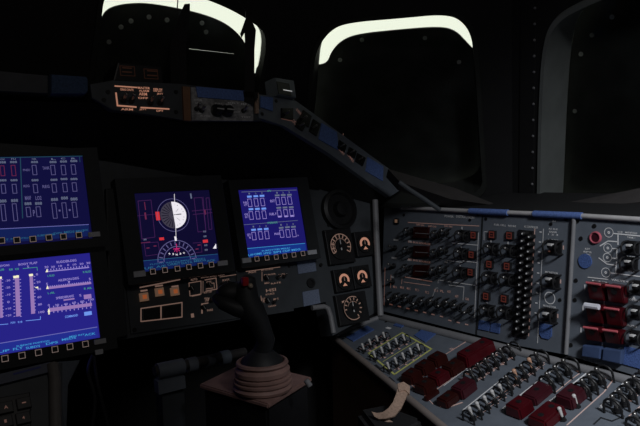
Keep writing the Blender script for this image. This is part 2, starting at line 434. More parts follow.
# back wall, floor, ceiling, lower walls
zb = 0.0
m = MB(); m.poly([(-1.6, -1.25, 0), (1.6, -1.25, 0), (1.6, -1.25, 2.1), (-1.6, -1.25, 2.1)]); m.box((0, -1.27, 1.05), (3.2, .04, 2.1)); struct(m.build('wall_back', 'shell_black'))
m = MB(); m.box((0, .25, -.02), (3.3, 3.2, .04)); struct(m.build('floor', 'shell_black'))
m = MB(); m.box((0, 0, Z1 + .02), (2.9, 3.0, .04)); struct(m.build('ceiling', 'shell_black'))
m = MB()
for i in range(5):
    a, b = foot[i], foot[i + 1]
    m.poly([up(a, 0), up(b, 0), up(b, Z0), up(a, Z0)])
m.poly([(-1.5, .2, 0), (-1.5, -1.25, 0), (-1.5, -1.25, Z0), (-1.5, .2, Z0)])
m.poly([(-1.5, .2, Z0), (-1.5, -1.25, Z0), (-1.08, -1.25, Z1), (-1.08, .144, Z1)])
struct(m.build('wall_lower', 'shell_black'))
# window sill ledge behind the side panel: two dim boards meeting at the corner post
zs = ZC - .105; mat('trim_dim', (.045, .041, .04), .7)
m = MB()
m.hull([up((1.112, 1.12), zs - .03), up((1.112, -1.2), zs - .03), up((1.50, -1.2), zs - .03), up((1.36, 1.06), zs - .03)],
       [up((1.112, 1.12), zs - .006), up((1.112, -1.2), zs - .006), up((1.50, -1.2), zs + .02), up((1.36, 1.06), zs + .02)])
struct(m.build('trim_1', 'shell_black'))
m = MB(); W = lambda px, py, d: pt(px, py, d)
q_ = (W(388, 169, 1.50), W(455, 188, 1.52), W(500, 206, 1.50), W(450, 199, 1.47), W(400, 182, 1.46))
m.hull(q_, [p + V((.02, .03, -.02)) for p in q_])
struct(m.build('trim_2', 'trim_dim'))
m = MB()
m.hull([W(560, 204, 1.42), W(660, 184, 1.30), W(660, 200, 1.27), W(560, 210, 1.40)], [p + V((.03, 0, -.03)) for p in (W(560, 204, 1.42), W(660, 184, 1.30), W(660, 200, 1.27), W(560, 210, 1.40))])
struct(m.build('trim_3', 'trim_dim'))

# ================================================================== MAIN INSTRUMENT PANEL
def face_matrix(fr, u=0, v=0, w=0): return fr.mat() @ Matrix.Translation((u, v, w))
mp = thing('instrument_panel', 'dark grey main instrument panel carrying the displays and amber push buttons', 'instrument panel', MP.mat())
m = MB(MP)
plate = [MP.at(-40, 130), MP.at(370, 190), MP.at(374, 232), MP.at(377, 312), MP.at(333, 336), MP.at(326, 301), MP.at(232, 321), MP.at(120, 340), MP.at(104, 344), MP.at(-40, 372)]
m.prism(plate, -.05, 0, .002); m.build('faceplate', 'panel_dark', mp)
m = MB(MP); m.prism([MP.at(104, 190), MP.at(115, 189), MP.at(126, 336), MP.at(108, 341)], 0, .012, .003); m.build('divider', 'bezel', mp)
m = MB(MP); m.prism([MP.at(126, 283, .004), MP.at(233, 266, .004), MP.at(240, 318, .004), MP.at(131, 334, .004)], 0, .004, .001); m.build('switch_plate', 'panel_dark', mp)
m = MB(MP); m.prism([MP.at(236, 270, .004), MP.at(290, 262, .004), MP.at(294, 311, .004), MP.at(241, 319, .004)], 0, .004, .001); m.build('switch_plate', 'panel_dark', mp)
# amber push buttons
for px, py in ((144, 297), (159.5, 292), (174.8, 291.5)):
    u, v = MP.at(px, py, .008); b = put('button', 'push_button', mp, (u, v, .004), 0, 1.05); put('button_lens', 'lens', b, (0, 0, 0), label='amber glowing lens')
m = MB(MP)
m.line((140, 287.5), (158, 284), (180, 279.5), t=.9, w=.0045); m.rect(144, 290.6, 7, 1.6, .0045); m.rect(159, 285.8, 8, 1.6, .0045); m.rect(175, 286.3, 7, 1.5, .0045)
m.text('DAP', 144, 290.6, 6, 1.4, .005)
m.line((141, 308.5), (182, 302.5), (182, 317), (141, 321.5), (141, 308.5), t=.8, w=.0045)
m.line((161, 306), (161, 319), t=1.0, w=.0045)
for a in ((196, 276.6, 24, 1.0), (215, 273.5, 26, 1.2), (213, 276.4, 24, 1.0)): m.text('PITCH ROLL YAW', *a, w=.005)
m.line((189, 283), (201, 281), (201, 294), (190, 296), (189, 283), t=.6, w=.0045); m.line((203, 281), (203, 293), t=.4, w=.0045); m.line((220, 277), (236, 274.6), t=.5, w=.0045); m.line((207, 284), (214, 283), (214.5, 288), t=.5, w=.0045); m.line((206, 289), (213, 288), t=.6, w=.0045); m.line((205, 280), (216, 278), (217, 289), (206, 291), t=.7, w=.0045)
m.text('AUTO', 194, 279.5, 7, 2.2, .005); m.text('CSS', 209, 282, 5, 2, .005); m.text('RATE', 226, 280, 7, 2, .005)
m.line((192, 296), (200, 294.5), t=.9, w=.0045); m.text('BODY FLAP', 208, 292, 8, 2, .005)
m.line((202, 304), (202, 313), t=1.2, w=.0045); m.line((202, 304), (208, 303), t=.8, w=.0045)
m.text('TRIM', 207, 299.5, 5, 4, .005); m.text('ENABLE', 210, 310, 6, 2, .005); m.rect(192.5, 315.5, 3, 4, .0045)
m.marks('backlit_lettering', 'legend_dim', mp)
for a in ((193, 288), (210.5, 284.5), (205, 307)): knob(mp, MP, *a, sc=.55)
for a in ((224, 284), (229, 283), (213, 300)): toggle(mp, MP, *a, sc=.6, w=.004)
for q in ([(144.5, 309.5), (160, 307), (160.5, 318), (145, 320.5)], [(164, 307), (180, 304.5), (180.5, 315.5), (164.5, 317.5)]):
    b = MB(MP); b.prism([MP.at(*p, .008) for p in q], .004, .009, .001); b.build('readout_window', 'dial_black', mp)
# right-hand switch group
m = MB(MP)
m.line((246, 271.5), (280, 267), t=.6, w=.0045)
for s, a in (('ADI', (252, 272, 8, 2)), ('ATTITUDE', (267, 269.5, 12, 1.8)), ('ERROR', (270, 274.5, 12, 1.5)), ('HIGH', (282, 275, 6, 3)), ('RATE', (276, 283, 10, 1.6)), ('MED', (267, 283, 5, 1.6)), ('LOW', (250, 277, 5, 3)),
             ('HSI', (271, 290, 10, 3)), ('SOURCE', (270, 294, 9, 1.8)), ('NAV', (264, 300, 3, 5)), ('TACAN', (272, 306, 8, 1.6)), ('MLS', (276, 299, 5, 2))):
    m.text(s, *a, w=.005)
m.line((262, 272), (262, 281), t=.5, w=.0045); m.line((261, 296), (262, 305), t=.6, w=.0045)
m.marks('backlit_lettering', 'legend_dim', mp)
for a in ((268, 277), (269, 300)): knob(mp, MP, *a, sc=.6)
for a in ((280, 277), (286, 276), (276, 302)): toggle(mp, MP, *a, sc=.6, w=.004)
pad(mp, MP, [(297, 262), (315, 259), (316.5, 271), (298.5, 274)], 'velcro_pale'); pad(mp, MP, [(302.5, 292), (318.5, 289), (320.5, 303), (304, 306.5)], 'velcro_pale')
u, v = MP.at(310.5, 283); b = MB(); b.lathe((u, v, 0), [(.011, 0), (.011, .004), (.006, .004), (.006, .001), (.0001, .001)], 20); b.build('screw_socket', 'black_plastic', mp, True)
m = MB(MP)
for s, a in (('PITCH', (147, 325, 8, 2)),): m.text(s, *a)
m.b.free()
for p in ((130, 287), (233, 271), (134, 330), (288, 266), (320, 265), (328, 225), (225, 272), (118, 205), (118, 240), (120, 300), (100, 215)):
    put('screw', 'screw', mp, (*MP.at(*p), .004))

# ------------------------------------------------------------------ display units
def display(label, scr, bez, keys, tabs, scr_mat):
    us = [MP.at(*p, .028) for p in scr]; x0 = (us[0].x + us[3].x) / 2; x1 = (us[1].x + us[2].x) / 2; y1 = (us[0].y + us[1].y) / 2; y0 = (us[2].y + us[3].y) / 2
    bl, br, bt, bb = bez
    base = V(((x0 + x1) / 2, y0 - bb)); fr = Frame(MP.o + MP.u * base.x + MP.v * base.y, MP.u, MP.v)
    t = thing('display_unit', label, 'display', fr.mat(), 'screens of the main instrument panel')
    x0 -= base.x; x1 -= base.x; y0 -= base.y; y1 -= base.y
    m = MB()
    o = [(x0 - bl, y0 - bb), (x1 + br, y0 - bb), (x1 + br, y1 + bt), (x0 - bl, y1 + bt)]; i_ = [(x0, y0), (x1, y0), (x1, y1), (x0, y1)]
    c = .006
    for k in range(4):
        j = (k + 1) % 4
        m.poly([(*o[k], .030), (*o[j], .030), (*i_[j], .030 - .0), (*i_[k], .030)])
        m.poly([(*o[k], .030), (*o[j], .030), (*o[j], .001), (*o[k], .001)])
        m.poly([(*i_[k], .030), (*i_[j], .030), (*i_[j], .026), (*i_[k], .026)])
    m.build('bezel', 'bezel', t)
    m = MB(); m.box(((x0 + x1) / 2, (y0 + y1) / 2, .0215), (x1 - x0, y1 - y0, .009)); s = m.build('screen', scr_mat, t)
    for k, (px, py) in enumerate(keys):
        u, v = fr.at(px, py, .034)
        b = put('key', 'edge_key', t, (u, v, .030), 0, .62)
        q = MB(); a = .0085; d = .0068
        for z in range(4):
            oo = [(-a, -a), (a, -a), (a, a), (-a, a)]; ii = [(-d, -d), (d, -d), (d, d), (-d, d)]; y = (z + 1) % 4
            q.poly([(*oo[z], .0064), (*oo[y], .0064), (*ii[y], .0064), (*ii[z], .0064)])
        q.marks('lit_outline', 'key_outline', b)
    for px, py, wd, ht in tabs:
        u, v = fr.at(px, py, .032); a = (fr.at(px + wd / 2, py, .032) - fr.at(px - wd / 2, py, .032)).length; h = (fr.at(px, py + ht / 2, .032) - fr.at(px, py - ht / 2, .032)).length
        q = MB(); q.box((u, v, .032), (a, h, .004), .0008); q.build('knob_label', 'key_label', t)
    return t, s, fr
SW = .0265
def sym(s, fr, mt, name='symbol_lettering'):
    m = MB(fr); return m, (lambda: m.marks(name, mt, s))

# --- upper left: propulsion page (dim)
d_, s_, fr = display('dim blue screen of propulsion gauges, top of the two stacked displays', [(-16, 157), (85, 155.5), (90, 237), (-12, 249)], (.03, .028, .03, .026),
    [(1.5, 240.5), (17, 240), (33, 239), (49, 237.5), (63.5, 236.5), (79, 235)], [(94, 234.5, 12, 5)], 'scr_ul')
m, f = sym(s_, fr, 'lav_dim'); w = SW
def gauge_rect(m, x, y0, y1, wd=4.6, t=.55): m.orect(x, (y0 + y1) / 2, wd, y1 - y0, t, SW)
for x, a, b in ((34.5, 165, 175), (53, 165, 175), (63.5, 165, 175), (73.5, 164.5, 174.5), (3.5, 184, 193.5), (14.5, 184, 193.5), (35.5, 184, 193), (54.3, 183.5, 192.5), (65, 183, 192), (74.5, 182.5, 191.5),
                (3.5, 204, 221), (15, 203.5, 221), (28.5, 207, 217), (38.5, 206.5, 217), (54.5, 203, 218.5), (64.6, 202.5, 218), (74.8, 202, 217.5)): gauge_rect(m, x, a, b)
for s, a in (('PNEU', (26.5, 170, 7, 2.2)), ('TANK', (46, 168, 7, 3)), ('REG', (26.5, 186, 6, 2.4)), ('REG', (46, 186.5, 7, 3)), ('MANF', (28, 198, 6, 4)), ('LO2', (38.5, 198, 6, 4)), ('P', (34, 213, 2, 6))): m.text(s, *a, w=w)
for p in ((59.6, 210.5), (69.7, 210)): m.rect(*p, 1.8, 1.8, w)
f()
m, f = sym(s_, fr, 'dkred', 'gauge_markings')
gauge_rect(m, 2.5, 165.5, 176); gauge_rect(m, 13.5, 165, 176); f()
m, f = sym(s_, fr, 'grey_txt', 'readout_lettering')
for p in ((2.5, 162.3), (13.5, 162), (34.5, 162), (53, 162), (63.5, 161.5), (73.8, 161), (3, 180.3), (14, 180.2), (35, 180.2), (54, 179.8), (64, 179), (74, 179)): m.text('888', *p, 7, 2.2, w)
for p in ((3, 201), (14.5, 200.5), (28, 203.6), (38.5, 203.4), (54.5, 199.5), (64.5, 198), (74, 199)): m.text('888', *p, 7, 3, w)
for s, p in (('OX', (2.5, 159.3)), ('FU', (13.5, 159)), ('TANK', (34, 159)), ('L', (53.5, 159)), ('C', (63, 158.5)), ('R', (73.5, 158.5))): m.text(s, *p, 4.5, 1.6, w)
f()
m, f = sym(s_, fr, 'teal', 'line_markings'); m.line((-14, 158), (85, 156), t=.5, w=w); m.line((20.3, 157.5), (22.6, 218), t=.6, w=w); m.line((79.5, 157), (80, 162), t=.4, w=w); f()
m, f = sym(s_, fr, 'menu_ul', 'menu_bar'); m.qpx([(-13, 229.5), (88.6, 224.5), (89.6, 236), (-12, 244)], .0262); f()
m, f = sym(s_, fr, 'line_lav', 'menu_line'); m.line((-12, 229.5), (88.6, 224.5), t=.4, w=w); f()
m, f = sym(s_, fr, 'cyan_dim', 'menu_lettering')
for s, a in (('FAULT', (2, 240, 12, 2.5)), ('FLT INSTRUMENT', (24, 238, 24, 2)), ('SUBSYSTEM', (46, 235, 16, 2.5)), ('DPS', (58, 233.2, 8, 2.5)), ('MEDS MSG', (74, 231.5, 18, 3)), ('ACK', (85.5, 230, 5, 2.4))): m.text(s, a[0], a[1], a[2] * 1.1, a[3] * .75, w=w)
f()
# --- lower left: surface position page (bright)
d_, s_, fr = display('brightest blue-violet screen with vertical bars, bottom of the two stacked displays', [(-16, 263.5), (92, 252.5), (98, 337.5), (-12, 357.5)], (.03, .028, .010, .024),
    [(5, 358.5), (22, 355.5), (38.5, 352.5), (55, 349.3), (70, 346.6), (85.5, 344)], [(100, 341.5, 12, 5), (99, 352, 8, 5)], 'scr_ll')
m, f = sym(s_, fr, 'lav', 'symbol_lettering')
for s, a in (('BODY FLAP', (28, 263.6, 19, 2.2)), ('%', (28, 266.6, 2, 2.4)), ('ELEVONS', (3.5, 265.6, 12, 2)), ('DEG', (-5, 266.5, 4, 2)), ('RUDDER-DEG', (66.6, 261.2, 20, 2.4)), ('AILERON-DEG', (68.5, 279.2, 21, 2.4)), ('SPEEDBRAKE', (65, 297, 18, 2.4)), ('%', (80.3, 295.3, 2, 2.6)),
             ('-30', (7.8, 280.5, 5, 2)), ('-20', (7.8, 287.5, 5, 2)), ('-10', (8, 294.7, 5, 2)), ('0', (8.4, 302, 2.4, 2.4)), ('+10', (8.2, 308.6, 6, 2)), ('+20', (8.4, 315.4, 6, 2)),
             ('0', (37, 274.3, 2.2, 2.2)), ('20', (38.5, 282, 4, 2.2)), ('40', (39, 289, 4, 2.2)), ('60', (39.4, 297, 4, 2.2)), ('80', (40, 304.4, 4, 2.2)), ('100', (41.5, 312, 6, 2.2)),
             ('30', (46.5, 267, 4, 2.2)), ('20', (53, 266.8, 4, 2)), ('10', (60.3, 266, 3.6, 2)), ('0', (68, 265, 2, 2)), ('10', (74.6, 264.5, 3.6, 2)), ('20', (81.5, 263.8, 4, 2)), ('30', (88.3, 263, 4, 2.2)),
             ('5', (47, 284, 2, 2.4)), ('5', (89.8, 279, 2, 2.4)), ('0', (48.8, 305.2, 2, 2.2)), ('20', (57, 305, 4, 2.2)), ('40', (65.8, 304, 4, 2.2)), ('60', (74, 302.6, 4, 2.2)), ('80', (82.3, 301.6, 4, 2.2)), ('100', (91, 299.6, 5.5, 2))): m.text(s, *a, w=w)
for x0, ys, sg in ((1.5, range(0, 12), 1), (14.6, range(0, 12), -1), (19.4, range(0, 12), 1), (33.6, range(0, 11), 1)):
    for k in ys: m.rect(x0 + sg * .8 + k * .06, 279.5 + k * 3.35 - (0 if x0 < 30 else 3), 1.6, .7, w)
for k in range(15): m.rect(48 + k * 2.85, 269.8 - k * .27, .9, 1.4, w)
for k in range(20): m.rect(48 + k * 2.2, 286.6 - k * .25, .8, 1.4, w)
for k in range(11):
    m.rect(49.5 + k * 4.1, 307.2 - k * .52, .9, 1.6, w); m.rect(49.7 + k * 4.1, 312.6 - k * .52, .9, 1.6, w)
m.line((47, 271.6), (88.8, 267.4), t=.7, w=w); m.qpx([(69, 284), (67.8, 281.2), (70.2, 281)], w); f()
m, f = sym(s_, fr, 'mauve', 'scale_bar_markings')
m.qpx([(-.6, 277.5), (1.2, 277.2), (3, 317.5), (0, 318)], .0262 + .0002); m.qpx([(14.8, 277), (19, 276.5), (20.8, 316), (16.2, 316.6)], .0264); m.qpx([(29.4, 275), (32.6, 274.6), (35.2, 313.4), (31.2, 314)], .0264)
m.qpx([(48.6, 308.2), (91.8, 302.8), (92, 306), (48.8, 312)], .0264); m.qpx([(48, 286.8), (91, 281.8), (91.3, 284), (48.2, 289.2)], .0264); m.rect(87.6, 296.6, 7.6, 4.4, w); m.rect(69, 299.4, 11, 1.4, w); f()
m, f = sym(s_, fr, 'yellow_s', 'pointer_markings')
for p in ((0, 277.8, 3.6, 2.2), (14.8, 277, 3, 2.4), (17.6, 276.5, 2.6, 2.4), (31, 275, 4, 2.2)): m.rect(*p, w + .0002)
for p in ((46.8, 270.6), (47.3, 287.4), (48.8, 310.5)): m.qpx([(p[0] - 1.2, p[1] + 1.6), (p[0] + 1.4, p[1] + 1.4), (p[0] + .2, p[1] - 2.2)], w + .0002)
m.qpx([(34.5, 287.6), (38, 286.4), (38.4, 288.6)], w + .0002); m.rect(48.8, 312, 1.2, 5, w + .0002); f()
m, f = sym(s_, fr, 'green_s', 'channel_lettering')
for s, a in (('LIB', (2, 269.6, 4.4, 2)), ('RIB', (11, 269.5, 3.6, 2)), ('ROB', (17, 269, 3.8, 2)), ('L RUD', (51, 275.6, 7, 2)), ('R RUD', (87, 271.8, 8, 2)), ('L AIL', (51.3, 292.8, 7, 2)), ('R AIL', (88, 288.2, 8, 2))): m.text(s, *a, w=w)
m.line((23, 268.6), (37, 267.2), (37.4, 270.5), t=.35, w=w); f()
m, f = sym(s_, fr, 'blue_s', 'command_lettering'); m.text('COMMAND', 71.5, 316, 13, 2.4, w); m.rect(88, 313.4, 7.6, 3.8, w)
m.text('POSN', 13, 322.6, 4.6, 2, w); m.text('9.8', 20, 322, 4.6, 2, w); m.line((-12, 325.6), (8, 324), t=.4, w=w); m.line((26, 320.8), (40.3, 319.4), (40.5, 316.5), t=.4, w=w); f()
m, f = sym(s_, fr, 'menu_ll', 'menu_bar'); m.qpx([(-13, 345.5), (97, 327), (98, 337), (-12, 356.5)], .0262); f()
m, f = sym(s_, fr, 'line_lav', 'menu_line'); m.line((-13, 345.5), (97, 327), t=.5, w=w); f()
m, f = sym(s_, fr, 'cyan', 'menu_lettering')
for s, a in (('UP', (4, 351, 10, 3)), ('SURFACE POSITION', (33, 343.5, 30, 2.2)), ('FLT', (18, 348.5, 9, 3)), ('SUBSYS', (33, 347, 13, 3)), ('DPS', (52, 343, 11, 3)), ('MEDS', (69, 338.6, 13, 3)), ('MSG RST', (77, 335.5, 14, 2)), ('ACK', (90, 334.2, 10, 3))): m.text(s, a[0], a[1], a[2] * 1.1, a[3] * .75, w=w)
f()
# --- centre: flight instrument page
d_, s_, fr = display('dim flight screen with half-white attitude ball in front of the stick', [(136, 193), (211, 190), (218.5, 263), (142.5, 272)], (.034, .030, .03, .021),
    [(153, 271.5), (165, 270), (177.5, 268.6), (189, 267), (200.5, 265.6), (211.5, 264.6)], [(139.5, 274, 12, 6), (222.5, 263.2, 10, 5)], 'scr_c')
m, f = sym(s_, fr, 'gold', 'tape_markings')
for q in ([(138, 201), (151, 200), (155, 237), (142, 239)], [(194, 198), (202, 197.5), (206, 231), (198, 232)], [(206, 198), (209, 197.8), (212, 229), (209, 229.5)]):
    m.line(*q, q[0], t=.4, w=w)
m.line((136, 216), (156, 214), t=.3, w=w); m.line((192, 211), (213, 209), t=.4, w=w); m.line((193, 214.5), (213, 212.5), t=.4, w=w); m.line((203, 197), (206, 231), t=.4, w=w)
m.line((144, 243), (158, 242), (160, 254), (146, 256), (144, 243), t=.35, w=w); m.line((193, 243), (201, 242.5), (202, 252), (194, 253), t=.35, w=w); f()
c = fr.at(173.5, 215, w); R = (fr.at(173.5, 201.8, w) - fr.at(173.5, 228.4, w)).length / 2
m, f = sym(s_, fr, 'adi_dark', 'attitude_ball_dark'); m.fan(c, R, math.pi * .5 + .04, math.pi * 1.5 + .04, w); f()
m, f = sym(s_, fr, 'white_s', 'attitude_ball_white'); m.fan(c, R, -math.pi * .5 + .04, math.pi * .5 + .04, w); f()
m, f = sym(s_, fr, 'white_s', 'white_markings')
m.rect(175.6, 238.6, 2, 4.4, w + .0002); m.line((174.3, 194), (176, 236), t=.35, w=w + .0004); m.qpx([(213, 248.5), (216, 243.5), (216.4, 248.6)], w); f()
m, f = sym(s_, fr, 'grey_txt', 'side_marking'); m.rect(191, 196, 1.4, 5, w); f()
m, f = sym(s_, fr, 'adi_line', 'attitude_markings')
for k in range(24):
    a = k / 24 * 2 * math.pi
    if abs(math.cos(a)) < .2: continue
    m.poly([(c.x + r * math.cos(a + da), c.y + r * math.sin(a + da), w + .0002) for r, da in ((R * .30, -.03), (R * .62, -.02), (R * .62, .02), (R * .30, .03))] if math.cos(a) > 0 and k % 3 == 0 else
           [(c.x + r * math.cos(a + da), c.y + r * math.sin(a + da), w + .0002) for r, da in ((R * .35, -.05), (R * .92, -.035), (R * .92, .035), (R * .35, .05))] if math.cos(a) < 0 else
           [(c.x + r * math.cos(a + da), c.y + r * math.sin(a + da), w + .0002) for r, da in ((R * .78, -.025), (R * .84, -.025), (R * .84, .025), (R * .78, .025))])
m.line((174, 214.8), (181, 213.8), t=.5, w=w + .0003); f()
m, f = sym(s_, fr, 'lav_dim', 'compass_markings'); m.arc(c, R * 1.20, R * 1.24, 0, 2 * math.pi, w, 40)
c2 = fr.at(177.5, 260.3, w); R2_ = (fr.at(177.5, 240, w) - fr.at(177.5, 260.3, w)).length
m.arc(c2, R2_ * .96, R2_, 0, math.pi, w); m.arc(c2, R2_ * .66, R2_ * .70, 0, math.pi, w)
for k in range(13):
    a = k / 12 * math.pi; m.poly([(c2.x + r * R2_ * math.cos(a + d), c2.y + r * R2_ * math.sin(a + d), w) for r, d in ((.74, -.03), (.92, -.03), (.92, .03), (.74, .03))])
f()
m, f = sym(s_, fr, 'white_s', 'heading_lettering')
for k, s in enumerate('63N3W'): m.text(s, 169.5 + k * 3.6, 253.6 + (0, .4, 1, .1, -.6)[k], 1.8, 1.8, w)
f()
m, f = sym(s_, fr, 'red_s', 'warning_markings'); m.rect(157.8, 216, 4, 8.5, w); m.text('HDG', 161.7, 238.8, 4.8, 3, w); m.rect(161.7, 238.8, 4.4, 2.6, .0263); m.rect(205.4, 241.2, 5, 3, w); f()
m, f = sym(s_, fr, 'dkred', 'tick_markings'); m.rect(145.5, 216, 1.6, 7, w); m.rect(145, 206, .8, 8, w); m.rect(205, 212, 1.4, 5, w)
for p in ((148, 248), (155, 246), (197, 249), (199, 245)): m.rect(*p, 3, 1, w)
m.line((141, 243), (150, 242), t=.5, w=w); f()
m, f = sym(s_, fr, 'magenta', 'course_markings'); m.line((176.4, 244), (177, 252), t=.6, w=w); m.line((173.5, 249), (179.5, 248.4), t=.6, w=w); m.line((174.5, 251.5), (176.5, 248), (179.5, 251), t=.5, w=w); f()
m, f = sym(s_, fr, 'grey_txt', 'side_lettering')
for p in ((204.6, 231.5), (205, 236.3), (205.8, 245.2), (206.2, 249.8), (145, 239.5)): m.text('88', *p, 3, 1.8, w)
f()
m, f = sym(s_, fr, 'menu_ul', 'menu_bar'); m.qpx([(141.5, 261), (217.8, 254), (218.7, 263), (142.3, 272)], .0262); f()
m, f = sym(s_, fr, 'cyan_dim', 'menu_lettering'); m.line((141.5, 261), (217.5, 254), t=.35, w=w)
for s, a in (('FLIGHT INSTRUMENT MENU', (178, 261.3, 50, 1.8)), ('UP', (149, 268, 8, 3)), ('A/E', (161, 266.3, 9, 3)), ('ORBIT', (174, 264, 12, 3)), ('DATA', (187, 262.6, 10, 2.8)), ('MEDS', (200, 260.6, 11, 2.8)), ('ACK', (211, 260.5, 8, 2.8))): m.text(s, a[0], a[1], a[2] * 1.1, a[3] * .75, w=w)
f()
# --- right: hydraulic page
d_, s_, fr = display('blue screen of small hydraulic gauges beside the round dials', [(239.3, 190), (299, 187), (306.5, 250.5), (247, 258.5)], (.020, .030, .022, .020),
    [(257, 258.8), (267, 257.8), (276.3, 257), (285, 256), (294, 254.8), (303, 253.4)], [(246.5, 260.3, 9, 5), (312, 252.3, 9, 4.4)], 'scr_r')
m, f = sym(s_, fr, 'lav', 'symbol_lettering')
for x, a, b in ((249.8, 198.8, 206.8), (256.2, 198.4, 206.4), (262.6, 198, 206), (277.8, 197.4, 205), (283.8, 197, 204.6), (289.8, 196.6, 204.4), (251.2, 211.4, 219.6), (257.8, 211, 219.2), (264.2, 210.6, 218.8), (279.4, 209.8, 217), (285.8, 209.4, 216.8), (291.8, 209, 216.6),
                (254, 232, 240), (260.6, 231.4, 239.4), (267, 230.8, 239), (281.8, 229.8, 237.6), (288, 229.4, 237.4), (294, 229, 237)): gauge_rect(m, x, a, b, 4, .55)
for s, a in (('FUEL', (245.4, 202.6, 4, 2)), ('QTY', (245.8, 205, 3.4, 2)), ('OIL', (246.4, 214.4, 4, 2)), ('IN T', (247, 217, 3.4, 2)), ('EGT', (272.6, 201, 4.6, 2.4)), ('FUEL P', (273, 214, 7, 2.4)), ('QTY', (249, 235, 3.6, 2.6)), ('%', (250, 237.6, 2, 2)), ('PRESS', (277.2, 233.8, 5.6, 2)), ('x', (298, 235.4, 1.2, 1.2))): m.text(s, *a, w=w)
for a in ((279.8, 216.6), (286, 216.3), (292, 215.9)): m.rect(*a, 3.2, 1.6, w + .0002)
f()
m, f = sym(s_, fr, 'blue_s', 'readout_lettering')
for p in ((249.4, 196.6), (255.8, 196.2), (262, 195.8), (251, 209.2), (257.4, 208.9), (263.8, 208.6), (253.6, 229.8), (259.8, 229.3), (266.2, 228.9)): m.rect(*p, 4.6, 1.9, w)
f()
m, f = sym(s_, fr, 'grey_txt', 'number_lettering')
for p in ((277.2, 195.4), (283.2, 195), (289.4, 194.8), (278.8, 207.8), (285, 207.5), (291.2, 207.2), (281.2, 227.8), (287.4, 227.2), (293.4, 226.8)): m.rect(*p, 4.6, 1.7, w)
for k, p in enumerate(((249.2, 193.6), (255.6, 193.4), (261.8, 193), (277, 192.8), (283, 192.6), (289, 192.2), (253.4, 226.6), (259.6, 226.4), (266, 226), (281, 224.8), (287, 224.6), (293, 224))): m.text('123'[k % 3], *p, 1.4, 1.6, w)
m.line((241.6, 192), (296.5, 190), t=.4, w=w); m.line((244, 224.8), (297.6, 220.4), t=.35, w=w); f()
m, f = sym(s_, fr, 'green_s', 'title_lettering'); m.text('HYDRAULIC', 272.5, 222.6, 10, 2, w); m.text('APU', 269, 190.9, 4, 1.6, w); f()
m, f = sym(s_, fr, 'menu_r', 'menu_bar'); m.qpx([(246.2, 248.6), (305.4, 243.2), (306.2, 250.4), (247, 258.4)], .0262); f()
m, f = sym(s_, fr, 'cyan', 'menu_lettering'); m.line((246.5, 248.6), (305, 243.3), t=.4, w=w)
for s, a in (('SUBSYSTEM MENU', (276, 249.4, 26, 1.8)), ('UP', (251, 255, 5, 2.6)), ('OMS', (258, 253.8, 7, 2.8)), ('HYD', (267.5, 253, 7, 2.8)), ('SPI', (277, 252, 7, 2.8)), ('CDP', (286.4, 250.8, 7, 2.8)), ('MSG', (296, 249.6, 8, 2.6))): m.text(s, a[0], a[1], a[2] * 1.1, a[3] * .75, w=w)
f()

# ================================================================== GAUGES
def gauge(label, px, py, half_w, half_h, style, grp=None):
    """square instrument: case, dial face, scale, pointer"""
    u, v = MP.at(px, py, .012); fr = Frame(MP.o + MP.u * u + MP.v * v, MP.u, MP.v)
    t = thing('gauge', label, 'gauge', fr.mat(), grp)
    a = (MP.at(px + half_w, py) - MP.at(px - half_w, py)).length / 2; b = (MP.at(px, py + half_h) - MP.at(px, py - half_h)).length / 2
    m = MB(); o = [(-a, -b), (a, -b), (a, b), (-a, b)]; m.prism(o, .0005, .012, .002); m.build('case', 'black_plastic', t)
    r = min(a, b) * .86
    m = MB(); m.lathe((0, 0, .012), [(r, 0), (r, .003), (r * .93, .003), (r * .93, .0012), (.0001, .0012)], 28); m.build('dial', 'dial_black', t, True)
    z = .0136
    m = MB()
    if style == 'big':
        m.arc((0, 0), r * .84, r * .90, math.radians(-35), math.radians(215), z)
        m.arc((0, 0), r * .52, r * .55, math.radians(20), math.radians(215), z)
        for k in range(11):
            A = math.radians(-35 + 25 * k); cs, sn = math.cos(A), math.sin(A)
            m.poly([(r * q * cs - e * sn, r * q * sn + e * cs, z) for q, e in ((.58, -.0013), (.84, -.0013), (.84, .0013), (.58, .0013))])
        m.arc((0, 0), r * .66, r * .72, math.radians(150), math.radians(215), z)
    elif style == 'small':
        m.arc((0, 0), r * .40, r * .66, math.radians(-25), math.radians(205), z)
        m.poly([(-r * .3, -r * .62, z), (r * .3, -r * .62, z), (0, -r * .3, z)])
    elif style == 'alt':
        m.arc((0, 0), r * .86, r * .92, math.radians(60), math.radians(300), z)
        m.arc((0, 0), r * .5, r * .53, math.radians(40), math.radians(160), z)
        for k in range(10):
            A = math.radians(-60 + 27 * k); cs, sn = math.cos(A), math.sin(A)
            m.poly([(r * q * cs - e * sn, r * q * sn + e * cs, z) for q, e in ((.62, -.0012), (.82, -.0012), (.82, .0012), (.62, .0012))])
        m.poly([(-r * .98, r * .52, z), (-r * .55, r * .58, z), (-r * .55, r * .72, z), (-r * .98, r * .66, z)])
    m.marks('scale_markings', 'legend_dim' if style != 'small' else 'legend_lit', t)
    m = MB()
    if style == 'small': m.poly([(-.0010, -.002, z + .001), (.0010, -.002, z + .001), (.0005, r * .36, z + .001), (-.0005, r * .36, z + .001)])
    else:
        A = math.radians(80); m.poly([(-.0015, -r * .3, z + .001), (.0015, -r * .3, z + .001), (.0006, r * .5, z + .001), (-.0006, r * .5, z + .001)])
    m.marks('pointer', 'paint_white' if style != 'small' else 'legend_dim', t)
    if style != 'small':
        m = MB(); m.lathe((0, 0, z), [(.005, 0), (.004, .003), (.0001, .003)], 12); m.build('hub', 'black_plastic', t, True)
    return t
gauge('large square dial with broad lit arc, topmost of the lit gauges', 340.5, 246, 13, 17, 'big')
